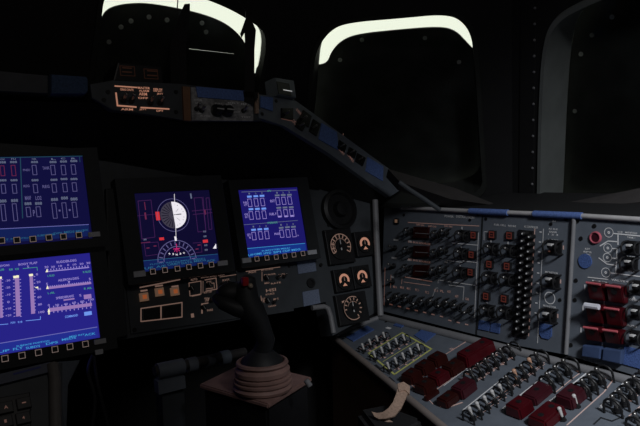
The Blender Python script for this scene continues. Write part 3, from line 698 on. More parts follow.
gauge('small square gauge with horseshoe arc beside the large topmost dial', 364.5, 243.5, 8.6, 12, 'small')
gauge('small horseshoe gauge in the middle row, next to the display side', 344, 280, 9, 11, 'small')
gauge('small horseshoe gauge in the middle row, next to the side wall trim', 362, 276.5, 8.6, 11, 'small')
gauge('large lit dial at the bottom of the gauge column by the console corner', 353, 308, 15, 15, 'alt')
# dark round dial above
u, v = MP.at(341, 209, .015); fr = Frame(MP.o + MP.u * u + MP.v * v, MP.u, MP.v)
t = thing('air_vent', 'unlit black round vent above the lit gauges', 'vent', fr.mat())
m = MB(); m.lathe((0, 0, 0), [(.048, .0005), (.048, .014), (.040, .017), (.036, .010), (.0001, .010)], 36); m.build('ring', 'black_plastic', t, True)
m = MB(); m.lathe((0, 0, .010), [(.020, 0), (.016, .012), (.0001, .014)], 24); m.build('centre_cone', 'black_plastic', t, True)

# vertical trim between gauge column and the side wall panel
m = MB(); a = [MP.world(375, 200, .02), MP.world(376.5, 240, .02), MP.world(378.5, 280, .02), MP.world(380.5, 316, .03)]; m.tube(a, .0075, 10); struct(m.build('trim_4', 'trim_grey', smooth=True))

# ================================================================== GLARESHIELD
gsd = thing('glareshield', 'black glareshield hood above the displays with amber-lit switch strip', 'glareshield', GS.mat())
def P2(fr, pts, w=0): return [fr.at(*p, w) for p in pts]
m = MB(GS); m.prism(P2(GS, [(90, 84), (112, 80), (182, 84), (259, 92), (262, 121), (190, 121), (160, 116), (112, 110), (92, 98)]), -.12, 0, .003); m.build('hood', 'panel_dark', gsd)
m = MB(); lo = GS.at(-60, 98); hi = GS.at(262, 121)
pa = [V((*GS.at(-60, 100), -.01)), V((*GS.at(90, 101), -.01)), V((*GS.at(180, 121), -.01)), V((*GS.at(262, 122), -.01))]
pb = [V((*MP.at(-60, 140), 0)) for _ in pa]
inv = GS.mat().inverted()
tb = [inv @ MP.world(px, py, .004) for px, py in ((-60, 150), (105, 160), (190, 175), (320, 190))]
for k in range(3): m.poly([pa[k], pa[k + 1], tb[k + 1], tb[k]])
r_ = bmesh.ops.solidify(m.b, geom=m.b.faces[:], thickness=.008)
m.build('underside', 'shell_black', gsd)
m = MB(GS); w = .0008
m.line((115, 86), (137, 87.5), t=.9, w=w); m.line((116, 93), (117.5, 105.5), (136, 107), t=1.1, w=w); m.line((141, 107.5), (169, 109), t=1.0, w=w)
for s, a in (('DRAG CHUTE', (127, 89.6, 13, 2.2)), ('MASTER', (144, 88, 12, 2.2)), ('ALARM', (144, 90.8, 10, 2)), ('ARM', (143, 94, 8, 3)), ('DEPLOY', (158, 90, 9, 3.4)), ('JETT', (160, 94, 6, 2)), ('OFF', (143, 98, 10, 2)), ('ARM', (127, 109.3, 12, 2)), ('JETT', (143, 109.6, 7, 1.8)), ('DPY', (160, 110.8, 7, 1.8))): m.text(s, *a, w=w)
m.marks('backlit_lettering', 'legend_lit', gsd)
for a in ((125, 98.5), (133, 99), (152, 101), (162, 101)): toggle(gsd, GS, *a, sc=.75)
for p in ((108, 92), (176, 92), (176, 112), (104, 100)): put('screw', 'screw', gsd, (*GS.at(*p), 0))
m = MB(GS); m.prism(P2(GS, [(181.5, 87), (189, 87.5), (190, 121.5), (183, 121)]), 0, .006, .001); m.build('leather_strip', 'brown_leather', gsd)
m = MB(GS); m.prism(P2(GS, [(253.6, 93), (257.2, 93.4), (257.6, 114), (254.4, 114)]), 0, .006, .001); m.build('leather_strip', 'tan_webbing', gsd)
b = MB(GS); b.prism(P2(GS, [(191, 87), (253, 92), (253.4, 121), (192, 120.5)], .004), 0, .004, .001); b.build('switch_plate', 'plate_pale', gsd)
pad(gsd, GS, [(196, 86.5), (248, 91), (248, 101), (198, 97)], 'sleeve_bright', .004)
for a in ((219, 109.5), (229, 110)): knob(gsd, GS, *a, sc=1.0, rz=1.5)
for a in ((198, 108), (245, 110), (203, 110)): toggle(gsd, GS, *a, sc=.8)
m = MB(GS)
for s, a in (('HUD POWER', (198, 100, 8, 2)), ('ON', (197, 103, 4, 2)), ('BRT', (234, 103, 12, 1.4)), ('MAN', (246, 104, 10, 2)), ('NIGHT', (236, 112, 8, 1.4)), ('AUTO', (205, 116, 10, 1.4)), ('TEST', (246, 117, 10, 1.4)), ('FULL', (219, 103.5, 8, 1.4)), ('DIM', (229, 104.5, 6, 1.4)), ('OFF', (199, 113.5, 5, 1.6))): m.text(s, *a, w=.0052)
m.marks('painted_lettering', 'paint_white', gsd)
m = MB(GS)   # raised instrument box behind, with two dim displays
m.prism(P2(GS, [(118, 62), (162, 66), (164, 85), (113, 81)], -.02), -.10, -.02, .003); m.build('annunciator_box', 'black_plastic', gsd)
m = MB(GS); m.orect(127.5, 71, 15, 10, .8, -.0192); m.orect(151, 74, 14, 10, .8, -.0192)
for p in ((127, 68), (127, 72), (152, 71), (152, 75.5)): m.rect(*p, 10, 1.4, -.0192)
mat('legend_faint', (.05, .035, .03), .6, emit=L3(70, 36, 22), estr=.16, noise=0)
m.marks('faint_lettering', 'legend_faint', gsd)  # dark captions given a faint glow of their own

# padded roll on the left
gp = Frame(GS.world(45, 95), GS.u, GS.v)
t = thing('pad_roll', 'dark padded roll along the ledge above the stacked displays', 'pad', gp.mat())
def padroll(q, name, mt, w1):
    m = MB(gp); m.prism([gp.at(*p) for p in q], -.06, w1, .008); m.build(name, mt, t, True)
padroll([(-40, 66), (49, 74.5), (49, 94), (-40, 90)], 'pad_cover', 'pad_grey' if 'pad_grey' in MATS else mat('pad_grey', (.06, .062, .07), .8) and 'pad_grey', .0)
padroll([(50, 74), (86, 76.5), (88, 80), (88, 92), (85, 95), (50, 95)], 'blue_sleeve', mat('sleeve_blue', (.045, .075, .15), .9, scale=300, noise=.3) and 'sleeve_blue', .006)

# ================================================================== EYEBROW (sloping strip under the corner window)
eb = thing('switch_strip', 'sloping grey switch strip with blue pads below the corner window', 'switch panel', EB.mat())
m = MB(EB); m.prism(P2(EB, [(258, 94), (276, 96), (294, 99), (340, 133), (402, 178), (407, 186), (390, 197), (330, 154), (284, 125), (259, 118)]), -.03, 0, .002); m.build('faceplate', 'panel_grey', eb)
m = MB(EB)
ed = P2(EB, [(259, 118), (284, 125), (330, 154), (390, 197)]); bk = [inv_ for inv_ in ed]
low = [EB.mat().inverted() @ MP.world(px, py, .004) for px, py in ((300, 178), (318, 188), (345, 196), (378, 205))]
for k in range(3): m.poly([(*ed[k], -.012), (*ed[k + 1], -.012), low[k + 1], low[k]])
bmesh.ops.solidify(m.b, geom=m.b.faces[:], thickness=.006); m.build('apron', 'shell_black', eb)
pad(eb, EB, [(261, 96), (273, 97.5), (273, 111), (261, 107)], 'sleeve_bright'); pad(eb, EB, [(322, 123), (337, 132), (338.5, 150), (319, 139)], 'sleeve_bright'); pad(eb, EB, [(368, 157), (383.5, 166.5), (383, 181), (366, 171)], 'sleeve_bright')
m = MB(EB); m.prism(P2(EB, [(272.5, 78.5), (291.5, 81.5), (294, 99), (275, 96)], .004), -.02, .012, .003); m.build('lamp_housing', 'panel_grey', eb)
m = MB(EB); m.prism(P2(EB, [(276.5, 81.3), (289, 83.6), (291.5, 96), (278.5, 93.6)], .013), .0121, .0135); m.build('lamp_window', 'dial_black', eb)
m = MB(EB); m.line((283.5, 89.8), (292, 91.2), t=.7, w=.0140); m.marks('edge_glint', 'glint_white', eb)  # glowing line stands in for the edge catching light
for q in ([(282, 108), (293.5, 108), (293.5, 120), (282, 118)], [(304, 110), (312, 116), (309, 127), (299, 120)], [(299, 118), (307, 123), (303, 131), (296, 126)], [(314, 119), (321, 124), (317, 136), (310, 131)], [(340, 140), (347, 145), (345, 152), (338, 148)], [(350, 147), (357, 151), (355, 158), (348, 154)], [(358, 153), (366, 158), (363, 166), (356, 161)]):
    b = MB(EB); b.prism(P2(EB, q, .004), 0, .004, .0006); b.build('switch_well', 'dial_black', eb)
for a in ((287.5, 113), (305, 118), (302, 125), (315, 127), (342.5, 146), (352.5, 152), (361, 159)): toggle(eb, EB, *a, sc=.55, w=.004, rz=-.4)
m = MB(EB)
m.line((281, 118.6), (292, 121), t=.5); m.text('EVENT', 299, 112, 5, 3, rot=-.3); m.text('LOCK', 294.5, 122, 6, 4, rot=-.3); m.text('ABORT', 341, 150.8, 7, 3, rot=-.4); m.text('OMS', 350.5, 157.6, 7, 3, rot=-.4); m.line((343, 135), (343.5, 133.5), t=.8)
m.marks('lit_lettering', 'legend_warm', eb)
for p in ((276, 101), (388, 176), (397, 184), (262, 114)): put('screw', 'screw', eb, (*EB.at(*p), 0))

# grab bar from the strip's end down to the wall panel
m = MB(); m.tube([pt(399, 182, 1.36), pt(410, 190, 1.36), pt(424, 199, 1.37), pt(440, 210, 1.375)], .005, 8)
tag(m.build('brace_rod', 'panel_dark', smooth=True), 'thin grey rod from the sloping strip to the wall panel top', 'rod')

# ================================================================== HEAD-UP DISPLAY
HD = 1.30
t = thing('head_up_display', 'black head-up display frame standing on the glareshield before the forward window', 'head-up display', Matrix.Translation(pt(215, 90, HD)))
inv = t.matrix_world.inverted()
def q3(px, py, d=HD): return inv @ pt(px, py, d)
def bar(m, pts, depth=.03):
    a = [q3(*p, HD) for p in pts]; b = [q3(*p, HD + depth) for p in pts]; m.hull(a, b)
m = MB(); bar(m, [(184.5, 4), (190, 3.5), (190, 12), (186, 46), (187, 88), (171, 86), (170, 47), (178, 18)]); m.build('post', 'black_matte', t)
m = MB(); bar(m, [(246, 17.5), (251, 18), (256, 30), (254.5, 50), (254.5, 104), (244, 102), (245.5, 60), (244.5, 33), (241.5, 38), (240, 34)]); m.build('post', 'black_matte', t)
m = MB(); m.tube([q3(235, -4), q3(246, 12), q3(246.5, 20)], .0012, 6); m.build('stay_wire', 'black_plastic', t)
m = MB(); m.tube([q3(254.5, -4), q3(251, 18)], .0012, 6); m.build('stay_wire', 'black_plastic', t)
m = MB(); m.tube([q3(178, -4), q3(177, 14)], .0012, 6); m.build('stay_wire', 'black_plastic', t)
m = MB(); bar(m, [(189, 14), (244, 34), (245, 86), (187, 84)], .003); m.build('combiner_glass', 'glass', t)
m = MB(); bar(m, [(168, 86), (258, 92), (258, 98), (168, 92)], .05); m.build('base', 'black_matte', t)

# ================================================================== SIDE WALL PANELS (R1)
def wall_panel(name, label, poly, w0=-.06):
    t = thing(name, label, 'switch panel', R1.mat())
    m = MB(R1); m.prism(P2(R1, poly), w0, 0, .0015); m.build('faceplate', 'panel_grey', t); return t
fa = wall_panel('wall_switch_panel', 'grey wall switch panel with a black column of circuit breakers', [(384, 208), (403, 209), (484, 212), (574, 216), (566, 355), (520, 346), (381, 311)])
w = .0008
m = MB(R1)
for s, a in (('POWER', (449, 216.4, 9, 2.2)), ('DISTRIBUTION', (465, 217, 18, 2.4)), ('FUEL CELL', (500, 225, 12, 1.9)), ('MAIN BUS', (512, 226, 8, 1.9)), ('AC CONTROLLER', (531, 227, 14, 2.2)), ('AC BUS', (553, 229, 9, 1.6)), ('SNSR', (553, 232, 8, 1.8)), ('1 2 3', (553, 234.6, 10, 1.6)), ('AUTO TRIP', (553, 240, 11, 1.4)), ('R1', (554, 221, 3, 2))): m.text(s, *a, w=w)
m.line((543.5, 229), (537.5, 343), t=.6); m.line((478.5, 233), (474.5, 318), t=.8); m.line((452, 243), (478, 245.2), t=.7); m.line((447, 260.5), (463, 262.4), (463, 261), (477, 262.6), t=.7); m.line((448, 281.5), (476, 285.5), t=.7); m.line((449, 285), (464, 287), (463, 300), t=.7); m.line((484, 232), (484, 240), t=.6)
m.line((484.3, 231.6), (488, 232), t=.5); m.line((438, 283), (438, 280), (444, 280.6), t=.6); m.line((431, 300), (436, 288), (438, 288), t=.5)
for y in (231, 241, 251, 262, 272, 282, 292, 302, 312): m.rect(540.6 - (y - 231) * .06, y + 1, 2.4, 1.2)
m.arc(R1.at(550, 298), .0105, .0125, 0, 2 * math.pi)
for a, b in (((396, 240), 5), ((394, 258), 5), ((392.5, 277), 3), ((410, 241.5), 3), ((409, 260), 3), ((446, 262), 3)): m.rect(*a, b, 1.8)
for x, y in ((462, 228), (461, 247), (460, 265), (491, 241), (508, 243), (489, 269), (506, 271), (487, 302), (504.5, 304)): m.text('1', x, y, 1.2, 2.4, w=w)
for x, y in ((551.5, 272.6), (549.5, 306.5)): m.text('MONITOR', x, y, 13, 2, w=w)
m.marks('painted_lettering', 'paint_white', fa)
m = MB(R1)
m.line((408, 222.4), (440, 224.2), (479, 226), t=.6)
for k, (x, y) in enumerate(((395, 287), (402, 287.5), (408.6, 288.6), (417, 290), (427, 292.4), (436, 290.5), (442, 291.2), (449, 291.6), (456.6, 296.4), (467, 299))): m.text(('MN A', 'MN B', 'MN C', 'FC 1', 'FC 2', 'FC 3', 'PL', 'AUX', 'AFT', 'CAB')[k], x, y, 3.6, 2.4, w=w)
for x, y in ((419, 242.5), (419, 260.5)): m.text('ESS BUS SOURCE', x, y + .4, 22, 1.8, w=w)
for x, y in ((420, 225), (432, 226.4), (448, 226.4)): m.text('OFF ON', x, y, 8, 1.6, w=w)
m.line((405, 277), (432, 281.6), t=.7); m.line((404, 282), (430, 285.6), t=.5); m.line((385, 268), (384, 305), t=.7); m.line((391, 275), (390.5, 288), t=.6); m.line((402, 279), (401.5, 284), t=.6)
m.line((534.8, 229), (528.6, 336), t=.8)
for k in range(10):
    x, y = 391 + k * 8.4, 311.5 + k * 2.0; m.rect(x, y - 7 + (2 if k > 6 else 0), 3.2, 1.1)
for q in ([(548.5, 251.2), (560, 252.6)], [(546.5, 286.4), (558, 287.6)], [(543, 320.6), (555, 322)]): m.line(*q, t=1.0)
for x, y in ((563.4, 247.5), (560.6, 281.5), (557.8, 316)): m.rect(x, y, 1.2, 4)
m.marks('lit_lettering', 'legend_warm', fa)
# switches
for x, y in ((392, 248), (391, 266), (390, 282)): toggle(fa, R1, x, y, sc=.8)
u, v = R1.at(397.5, 221); put('tb_case', 'indicator_lamp', fa, (u, v, 0), 0, .9); b = MB(); b.prism([(-.004, -.004), (.004, -.004), (.004, .004), (-.004, .004)], .0045, .0058); q = b.build('lens', 'amber_frame', fa); q.location = (u, v, 0)
for y in (232, 251, 270):                       # three wide flag windows
    b = MB(R1); b.prism(P2(R1, [(415, y - 5.5), (430, y - 5), (429, y + 6.5), (414, y + 6)]), 0, .006, .001); q = b.build('flag_window', 'red_deep', fa)
    b = MB(R1); b.line((415, y + 1), (430, y + 2), t=.6, w=.0066); b.marks('window_bar', 'trim_grey', q)
for x, y in ((462, 236), (461, 254), (460, 273), (491, 249), (508.5, 251), (489.5, 278), (507, 280), (487, 311), (504.5, 313)):
    toggle(fa, R1, x, y, guards='wicket_small', seat=True, sc=.9)
for x, y in ((475, 235), (473, 254.5), (472, 272), (493.5, 234.5), (511, 235.5), (490.8, 264), (508.6, 266), (487.6, 296), (505.5, 298.5)): talkback(fa, R1, x, y, 1.15)
for x, y in ((444, 233), (443, 251), (442, 270), (408, 232), (407, 251), (406, 269), (436, 235), (435, 254), (434, 272)): toggle(fa, R1, x, y, sc=.75, guards='wicket_small')
for k in range(10):
    x, y = (391, 399, 408, 416, 424, 433, 441, 449, 457, 467)[k], (297, 298, 299.5, 301, 302.5, 302.5, 303, 304, 307, 309.5)[k]
    toggle(fa, R1, x, y, sc=.8, guards='wicket_small', kind='lever_up' if k % 3 else 'lever_down')
m = MB(R1); m.prism(P2(R1, [(519.5, 229.5), (534, 231), (527.5, 338), (513, 335)]), 0, .004, .001); m.build('breaker_strip', 'black_plastic', fa)
for k in range(14):
    y = 233.5 + k * 7.3
    for dx in (0, 6.6):
        y2 = y + dx * .5
        u, v = R1.at(523.6 + dx - (y - 235) * .062, y2, .014); b = put('breaker', 'circuit_breaker', fa, (u, v, .003), 0, .78); put('breaker_dot', 'amp_rating_dot', b, (0, 0, 0))
for x, y in ((553, 247.5), (551, 281.5), (548, 316)): toggle(fa, R1, x, y, seat=True, guards='wicket_small', kind='paddle', sc=1.0)
pad(fa, R1, [(479, 320), (489.5, 322), (488.5, 331), (478, 329)]); pad(fa, R1, [(491, 322.5), (500, 324), (499, 333.5), (490, 331.5)])
u, v = R1.at(546, 331); b = MB(); b.prism([(u + x, v + y) for x, y in ((-.014, .014), (.014, .014), (.014, -.008), (.008, -.015), (-.008, -.015), (-.014, -.008))][::-1], 0, .0025); b.build('velcro_patch', 'velcro_blue', fa)
for p in ((478, 215), (486, 219), (551, 224), (566, 219), (481, 306), (560, 300), (404, 215), (470, 220)): put('screw', 'screw', fa, (*R1.at(*p), 0), 0, .9)
m = MB(R1); m.line((482.6, 216), (476.2, 334), t=1.8, w=.0006); m.marks('seam', 'panel_seam', fa)

aft = wall_panel('wall_switch_panel', 'grey wall switch panel with large red switch covers and a pink ring', [(574, 216), (650, 220.5), (760, 226), (760, 412), (650, 380), (566, 355)])
m = MB(R1)
for r_, (x, y) in zip((.0090, .0085, .0085, .0090), ((609, 232.5), (608, 248), (607.5, 257.5), (606, 272.5))):
    m.arc(R1.at(x, y), r_ - .0012, r_, 0, 2 * math.pi); m.arc(R1.at(x, y), 0.0008, .0026, 0, 2 * math.pi, seg=10)
m.line((613, 233.4), (640, 236), t=.8); m.line((618, 234), (618, 244.5), t=.8); m.line((600, 246), (608, 241), (618, 241.8), t=.8); m.line((612, 248.5), (617, 248.8), (616.6, 258.5), t=.8); m.line((612, 258), (617, 258.6), t=.8)
m.line((599, 258), (607, 264), (615.6, 265.4), t=.8); m.line((616.5, 262), (615.6, 273), t=.8); m.line((610, 272.8), (640, 276.5), t=.7); m.line((588, 277.2), (608, 279.4), t=.6)
for s, a in (('O2', (620, 232, 5, 1.6)), ('MANIFOLD', (631, 232.8, 12, 1.8)), ('TANK 1', (631, 237.6, 8, 1.8)), ('VALVE', (618, 280.4, 14, 2)), ('HEATER', (630, 282, 8, 1.8)), ('H2', (600, 281.5, 16, 1.2)), ('KIT', (587.5, 249, 5, 2)), ('EPS', (587.5, 252, 8, 1.6)), ('ON', (588, 254.6, 4, 1.6)), ('CLOSE', (630, 257, 10, 2)), ('OPEN', (634, 300, 10, 2)), ('AUTO', (632, 326, 10, 2)), ('A', (634, 298, 4, 3)), ('TK 2', (631, 271, 8, 1.6))): m.text(s, *a, w=w)
for x, y in ((584.8, 287), (583, 308), (581, 330)): m.rect(x, y, 1.2, 5)
m.line((605, 283), (602, 350), t=.8)
m.marks('painted_lettering', 'paint_white', aft)
u, v = R1.at(596, 237.5); b = MB(); b.lathe((u, v, 0), [(.0115, 0), (.0115, .002), (.0105, .0045), (.0092, .0045), (.0085, .001), (.0001, .001)], 28); q = b.build('ring', 'pink_ring', aft, True, label='pink-red socket ring'); b = MB(); b.cone((u, v, .0011), (u, v, .0022), .0080, .0080, 24); b.build('socket', 'maroon', q)
u, v = R1.at(585.5, 261); b = MB(); b.lathe((u, v, 0), [(.0135, 0), (.0135, .0025), (.0001, .0025)], 24); b.build('velcro_patch', 'velcro_blue', aft)
def red_cover(x0, x1, y0, y1, mt='red_cover', tape=False):
    q = [(x0 + .0, y0), (x1, y0 + (x1 - x0) * .14), (x1 - 1, y1 + (x1 - x0) * .14), (x0 - 1, y1)]
    f_ = P2(R1, q, .02); b = MB(R1); z = .026
    lo = [(p.x, p.y, 0) for p in f_]; c = sum((V((p.x, p.y)) for p in f_), V((0, 0))) / 4
    hi = [(*(V((p.x, p.y)) * .94 + c * .06), z * (1.0 if k < 2 else .5)) for k, p in enumerate(f_)]
    b.hull(lo, hi); bmesh.ops.bevel(b.b, geom=b.b.edges[:], offset=.0015, segments=2, affect='EDGES')
    o = b.build('switch_cover', mt, aft)
    t0, t1 = V(hi[0]), V(hi[1]); dn = (V(hi[3]) - V(hi[0])).normalized()
    e = MB(); e.tube([t0 + V((.001, 0, .001)), t1 + V((-.001, 0, .001))], .0022 if not tape else .0052, 8)
    e.build('hinge_edge' if not tape else 'white_tape', 'red_edge' if not tape else 'white_tape', o, label='white tape along the top edge' if tape else None)
    c3 = sum((V(p) for p in hi), V()) / 4; nn = (V(hi[1]) - V(hi[0])).cross(V(hi[3]) - V(hi[0])).normalized(); nn = nn if nn.z > 0 else -nn
    h = MB(); h.cone(c3 + nn * .0002 - dn * .006, c3 + nn * .0010 - dn * .006, .0055, .0055, 14); h.build('lamp_hole', 'black_plastic', o)
for r_, (y0, y1) in enumerate(((281.5, 300), (304, 323), (326, 341))):
    red_cover(587.5 - r_ * 1.4, 603.6 - r_ * 1.4, y0, y1, tape=(r_ == 1)); red_cover(606.8 - r_ * 1.4, 623.5 - r_ * 1.4, y0 + 2.6, y1 + 2.6)
for q in ([(583, 345), (601, 347), (600, 359), (582, 356)], [(603.5, 348), (622, 350.5), (621, 364), (602.5, 360)]):
    b = MB(R1); b.prism(P2(R1, q, .012), 0, .014, .002); b.build('switch_cover', 'blue_cover', aft, label='dark blue switch cover')
for x, y in ((630.5, 248), (629, 264), (637, 288), (635.5, 313), (634, 338)): toggle(aft, R1, x, y, seat=True, guards='wicket_small', kind='paddle', sc=.85)
pad(aft, R1, [(624, 346), (645, 351), (644, 370), (622.5, 364)])
for p in ((594.5, 226), (581, 238.5), (577, 221.5), (576, 280.5), (575, 300), (571, 345)): put('screw', 'screw', aft, (*R1.at(*p), 0), 0, 1.0)
for q in ([(650, 240)],): pass

# rails and trims of the wall panels
m = MB(); a = [R1.world(x, y, .004) for x, y in ((402, 207.6), (470, 211), (574, 215.4), (640, 219.5), (760, 227))]; m.tube(a, .0048, 10)
tag(m.build('panel_top_rail', 'rail_light', smooth=True), 'pale rail along the top of the wall switch panels', 'rail')
for q, lb in (([(470, 211), (508, 212.6)], 'blue sleeve on the pale rail, above the middle of the breaker panel'), ([(534, 213.8), (582, 215.8)], 'blue sleeve on the pale rail, across the joint of both wall panels')):
    m = MB(); m.tube([R1.world(*q[0], .005), R1.world(*q[1], .005)], .0066, 12)
    o = tag(m.build('rail_sleeve', 'sleeve_bright', smooth=True), lb, 'sleeve', 'blue sleeves on the rail')
m = MB(); m.tube([R1.world(x, y, .004) for x, y in ((574.3, 214), (570.5, 280), (566, 354))], .0042, 10); struct(m.build('trim_5', 'trim_grey', smooth=True))

# ================================================================== SIDE CONSOLE (R2)
con = thing('side_console', 'grey side console with rows of guarded toggles and red covers', 'console', R2.mat())
edge = [V((-.03, -.150)), V((.0, .004)), V((1.1, .004)), V((1.1, -.455)), V((.485, -.286))]
edge = edge[::-1]
m = MB(); m.prism(edge, -.012, 0, .001); m.build('faceplate', 'panel_grey', con)
m = MB(); cm = R2.mat().inverted()
lo = [cm @ V((*(R2.mat() @ V((p.x, p.y, -.012))).xy, .02)) for p in edge]; hi = [V((p.x, p.y, -.0125)) for p in edge]
inn = sum(hi, V()) / len(hi)
hi = [p * .985 + inn * .015 for p in hi]
for p in hi: p.z = -.0125
m.hull(lo, hi); m.build('pedestal', 'shell_brown', con)
def at2(x, y, w=0): return (*R2.at(x, y, w), w)
m = MB(); m.tube([at2(333, 337, .002), at2(356, 326.5, .002), at2(380, 317, .003)], .0065, 10); m.build('edge_rail', 'trim_grey', con, True)
m = MB(); m.tube([at2(333, 337, .002), at2(386, 380, .002), at2(440, 425, .002), (.75, -.362, .002), (1.08, -.455, .002)], .0080, 10); m.build('edge_rail', 'rail_tan', con, True)
m = MB(); m.tube([at2(380, 317, .003), at2(520, 352.5, .003), at2(640, 383.5, .003), (1.08, .004, .003)], .0095, 10); m.build('edge_rail', 'trim_grey', con, True)
def rows(pts, kinds=None, guards='wicket', sc=.95, kind='lever_up'):
    """toggles standing in a row across the console, each between two wire guards"""
    for k, (x, y) in enumerate(pts):
        toggle(con, R2, x, y, kind=(kinds[k] if kinds else kind), rz=math.pi / 2, guards=None, sc=sc)
        u, v = R2.at(x, y, .012)
        if guards: put(guards, 'switch_guard', con, (u, v - .0135 * sc, 0), 0, sc)
    if guards: put(guards, 'switch_guard', con, (u, v + .0135 * sc, 0), 0, sc)
rows([(363.5, 347), (370.5, 342.5), (377.5, 339), (384.5, 335.5)], guards='wicket_small', sc=.65, kind='lever_white')
rows([(375, 355), (382.6, 350.8), (389.8, 346.5), (397, 342), (404.5, 338.2)], guards='wicket_small', sc=.68, kind='lever_white')
rows([(389, 366.5), (396.5, 361.6), (404, 356.8), (411.5, 352), (419, 348)], guards='wicket_small', sc=.68, kind='lever_white')
def cover2(a, b, wd, h, mt, holes=1, name='switch_cover'):
    """hinged cover whose long axis runs from a to b (pixels on the console face)"""
    A, B = R2.at(*a, h * .6), R2.at(*b, h * .6); d = (B - A); L = d.length; m_ = MB()
    x, y = wd / 2, L / 2
    m_.hull([(-x, -y, 0), (x, -y, 0), (x, y, 0), (-x, y, 0)], [(-x * .82, -y * .95, h), (x * .82, -y * .95, h * .9), (x * .82, y * .95, h * .9), (-x * .82, y * .95, h)])
    bmesh.ops.bevel(m_.b, geom=m_.b.edges[:], offset=min(.003, h * .15), segments=2, affect='EDGES')
    o = m_.build(name, mt, con); c = (A + B) / 2; o.location = (c.x, c.y, 0); o.rotation_euler = (0, 0, math.atan2(d.y, d.x) - math.pi / 2)
    for k in range(holes):
        q = MB(); q.cone((0, (k + .5) / holes * L - L / 2, h * .94), (0, (k + .5) / holes * L - L / 2, h * .975), .0052, .0052, 14); q.build('lamp_hole', 'black_plastic', o)
    return o
for a, b, mt in (((406, 379), (417, 371), 'red_deep'), ((418.5, 370), (430, 362.5), 'red_deep'), ((431, 361.8), (443, 354.5), 'red_deep'),
                 ((419, 389), (431, 381), 'red_deep'), ((432, 380), (445, 371.6), 'red_cover'), ((446, 371), (460, 362), 'red_deep')):
    cover2(a, b, .034, .022, mt)
cover2((461, 359.5), (490, 342.5), .036, .030, 'red_cover', 2)
cover2((456, 392.5), (471, 381), .032, .024, 'maroon'); cover2((441, 403), (454, 393.6), .030, .018, 'red_deep'); cover2((425, 399), (438, 390), .010, .010, 'red_deep', 0)
rows([(473.5, 376), (481, 370.5), (488.5, 365.5), (496, 360.5), (503.5, 355.5), (511.5, 351)], sc=.9)
rows([(472, 414), (479.5, 409), (487, 403), (494.5, 397), (502, 391)], sc=.8, kind='lever_white')
rows([(509.5, 383.5), (517, 377.5), (524.5, 372), (532, 366), (539, 359.5)], ['lever_up', 'lever_copper', 'lever_up', 'lever_copper', 'lever_up'] if 'lever_copper' in PROTO else None, sc=.9)
rows([(551, 382), (559, 375), (567.5, 368.5)], sc=1.0)
cover2((528, 399.5), (545.5, 385), .034, .018, 'maroon'); cover2((512, 411), (526.5, 400.5), .036, .024, 'red_cover')
rows([(586.5, 389), (593.5, 383.5), (601, 377.5)], sc=1.0)
cover2((563, 401.5), (579, 388), .036, .024, 'maroon'); cover2((536, 423), (557, 405.5), .040, .020, 'red_cover', 2)
for x, y in ((576.5, 401), (562, 414)): toggle(con, R2, x, y, kind='lever_white', rz=math.pi / 2, sc=.75)
rows([(617, 405.5), (624, 399), (631.5, 392), (639, 385.5), (646, 379.5)], sc=1.0)
rows([(640, 424), (649, 416)], sc=1.0)
m = MB(R2); w = .0008
m.line((368.5, 353), (402, 332.6), (431.5, 349), (394.5, 374.3), (368.5, 353), t=1.7); m.line((383, 361.5), (417, 341), t=.9)
m.marks('yellow_border_lines', 'paint_yellow', con)
m = MB(R2)
m.line((503, 408.5), (561, 363.4), t=1.3); m.line((544, 405.5), (593, 368.4), t=1.3); m.line((601, 405.5), (629, 377.4), t=1.0); m.line((465, 372), (504, 347.5), t=1.0); m.line((463, 410), (517, 367), t=1.0); m.line((444, 385.5), (470, 366), t=.8)
for k in range(7): m.text('OFF', 509 + k * 7.5, 406 - k * 5.9, 3, 2)
for k in range(5): m.text('ON', 601 + k * 6, 407 - k * 5.8, 3, 2)
m.text('BOILER', 556, 363, 8, 2); m.text('N2 SUPPLY', 590, 366, 9, 2)
m.rect(388.5, 328, 6, 1.4)
m.marks('painted_lettering', 'paint_white', con)
m = MB(R2)
m.line((446, 354), (472, 338), t=.9); m.line((448, 352.6), (470, 338.8), t=.5); m.line((360, 349), (386, 333.5), t=.5); m.line((411, 384), (446, 361), t=.7); m.line((404, 379), (425, 395.5), (433, 404), t=.6); m.line((430, 394), (464, 370), t=.7); m.line((449, 407), (462, 402.5), t=1.4)
m.line((477, 381), (520, 352), t=.8); m.line((487, 405), (545, 362), t=.6); m.line((556, 392), (573, 378), (580, 373), t=.8); m.line((567, 425), (604, 392), (613, 380), t=.9); m.line((604, 375), (611, 379), t=.7); m.line((573, 369), (580, 372.5), t=.7); m.line((628, 417), (645, 402), t=.8)
for a, b in (((366, 351), (389, 337.5)), ((380, 358.5), (409, 341)), ((394, 370), (423, 352)), ((418, 392.5), (463, 365)), ((440, 407), (474, 384.5)), ((478, 379), (516, 353.5)), ((462, 376), (500, 350.5)), ((477, 417), (508, 393)), ((514, 387), (545, 364)), ((533, 404), (552, 388)), ((584, 394), (607, 374.5)), ((620, 408), (645, 386))):
    m.line(a, b, t=.45)
    for k in range(4):
        q = (k + .5) / 4; m.rect(a[0] + (b[0] - a[0]) * q + 1.2, a[1] + (b[1] - a[1]) * q + 1.2, 2.6, 1.0)
m.text('APU', 490, 350, 6, 2); m.text('HYD', 452, 349, 5, 2)
m.marks('lit_lettering', 'legend_warm', con)
m = MB(R2); m.line((594, 424), (601, 417.5), (612, 421), (624, 416), t=1.2); m.marks('black_outline', 'panel_seam', con)
pad(con, R2, [(346, 337), (367, 325.5), (374, 329), (353, 341)]); pad(con, R2, [(397, 322.5), (405, 324.5), (401, 327), (393, 325)]); pad(con, R2, [(414, 335), (424, 327.6), (438, 331.5), (425, 342)])
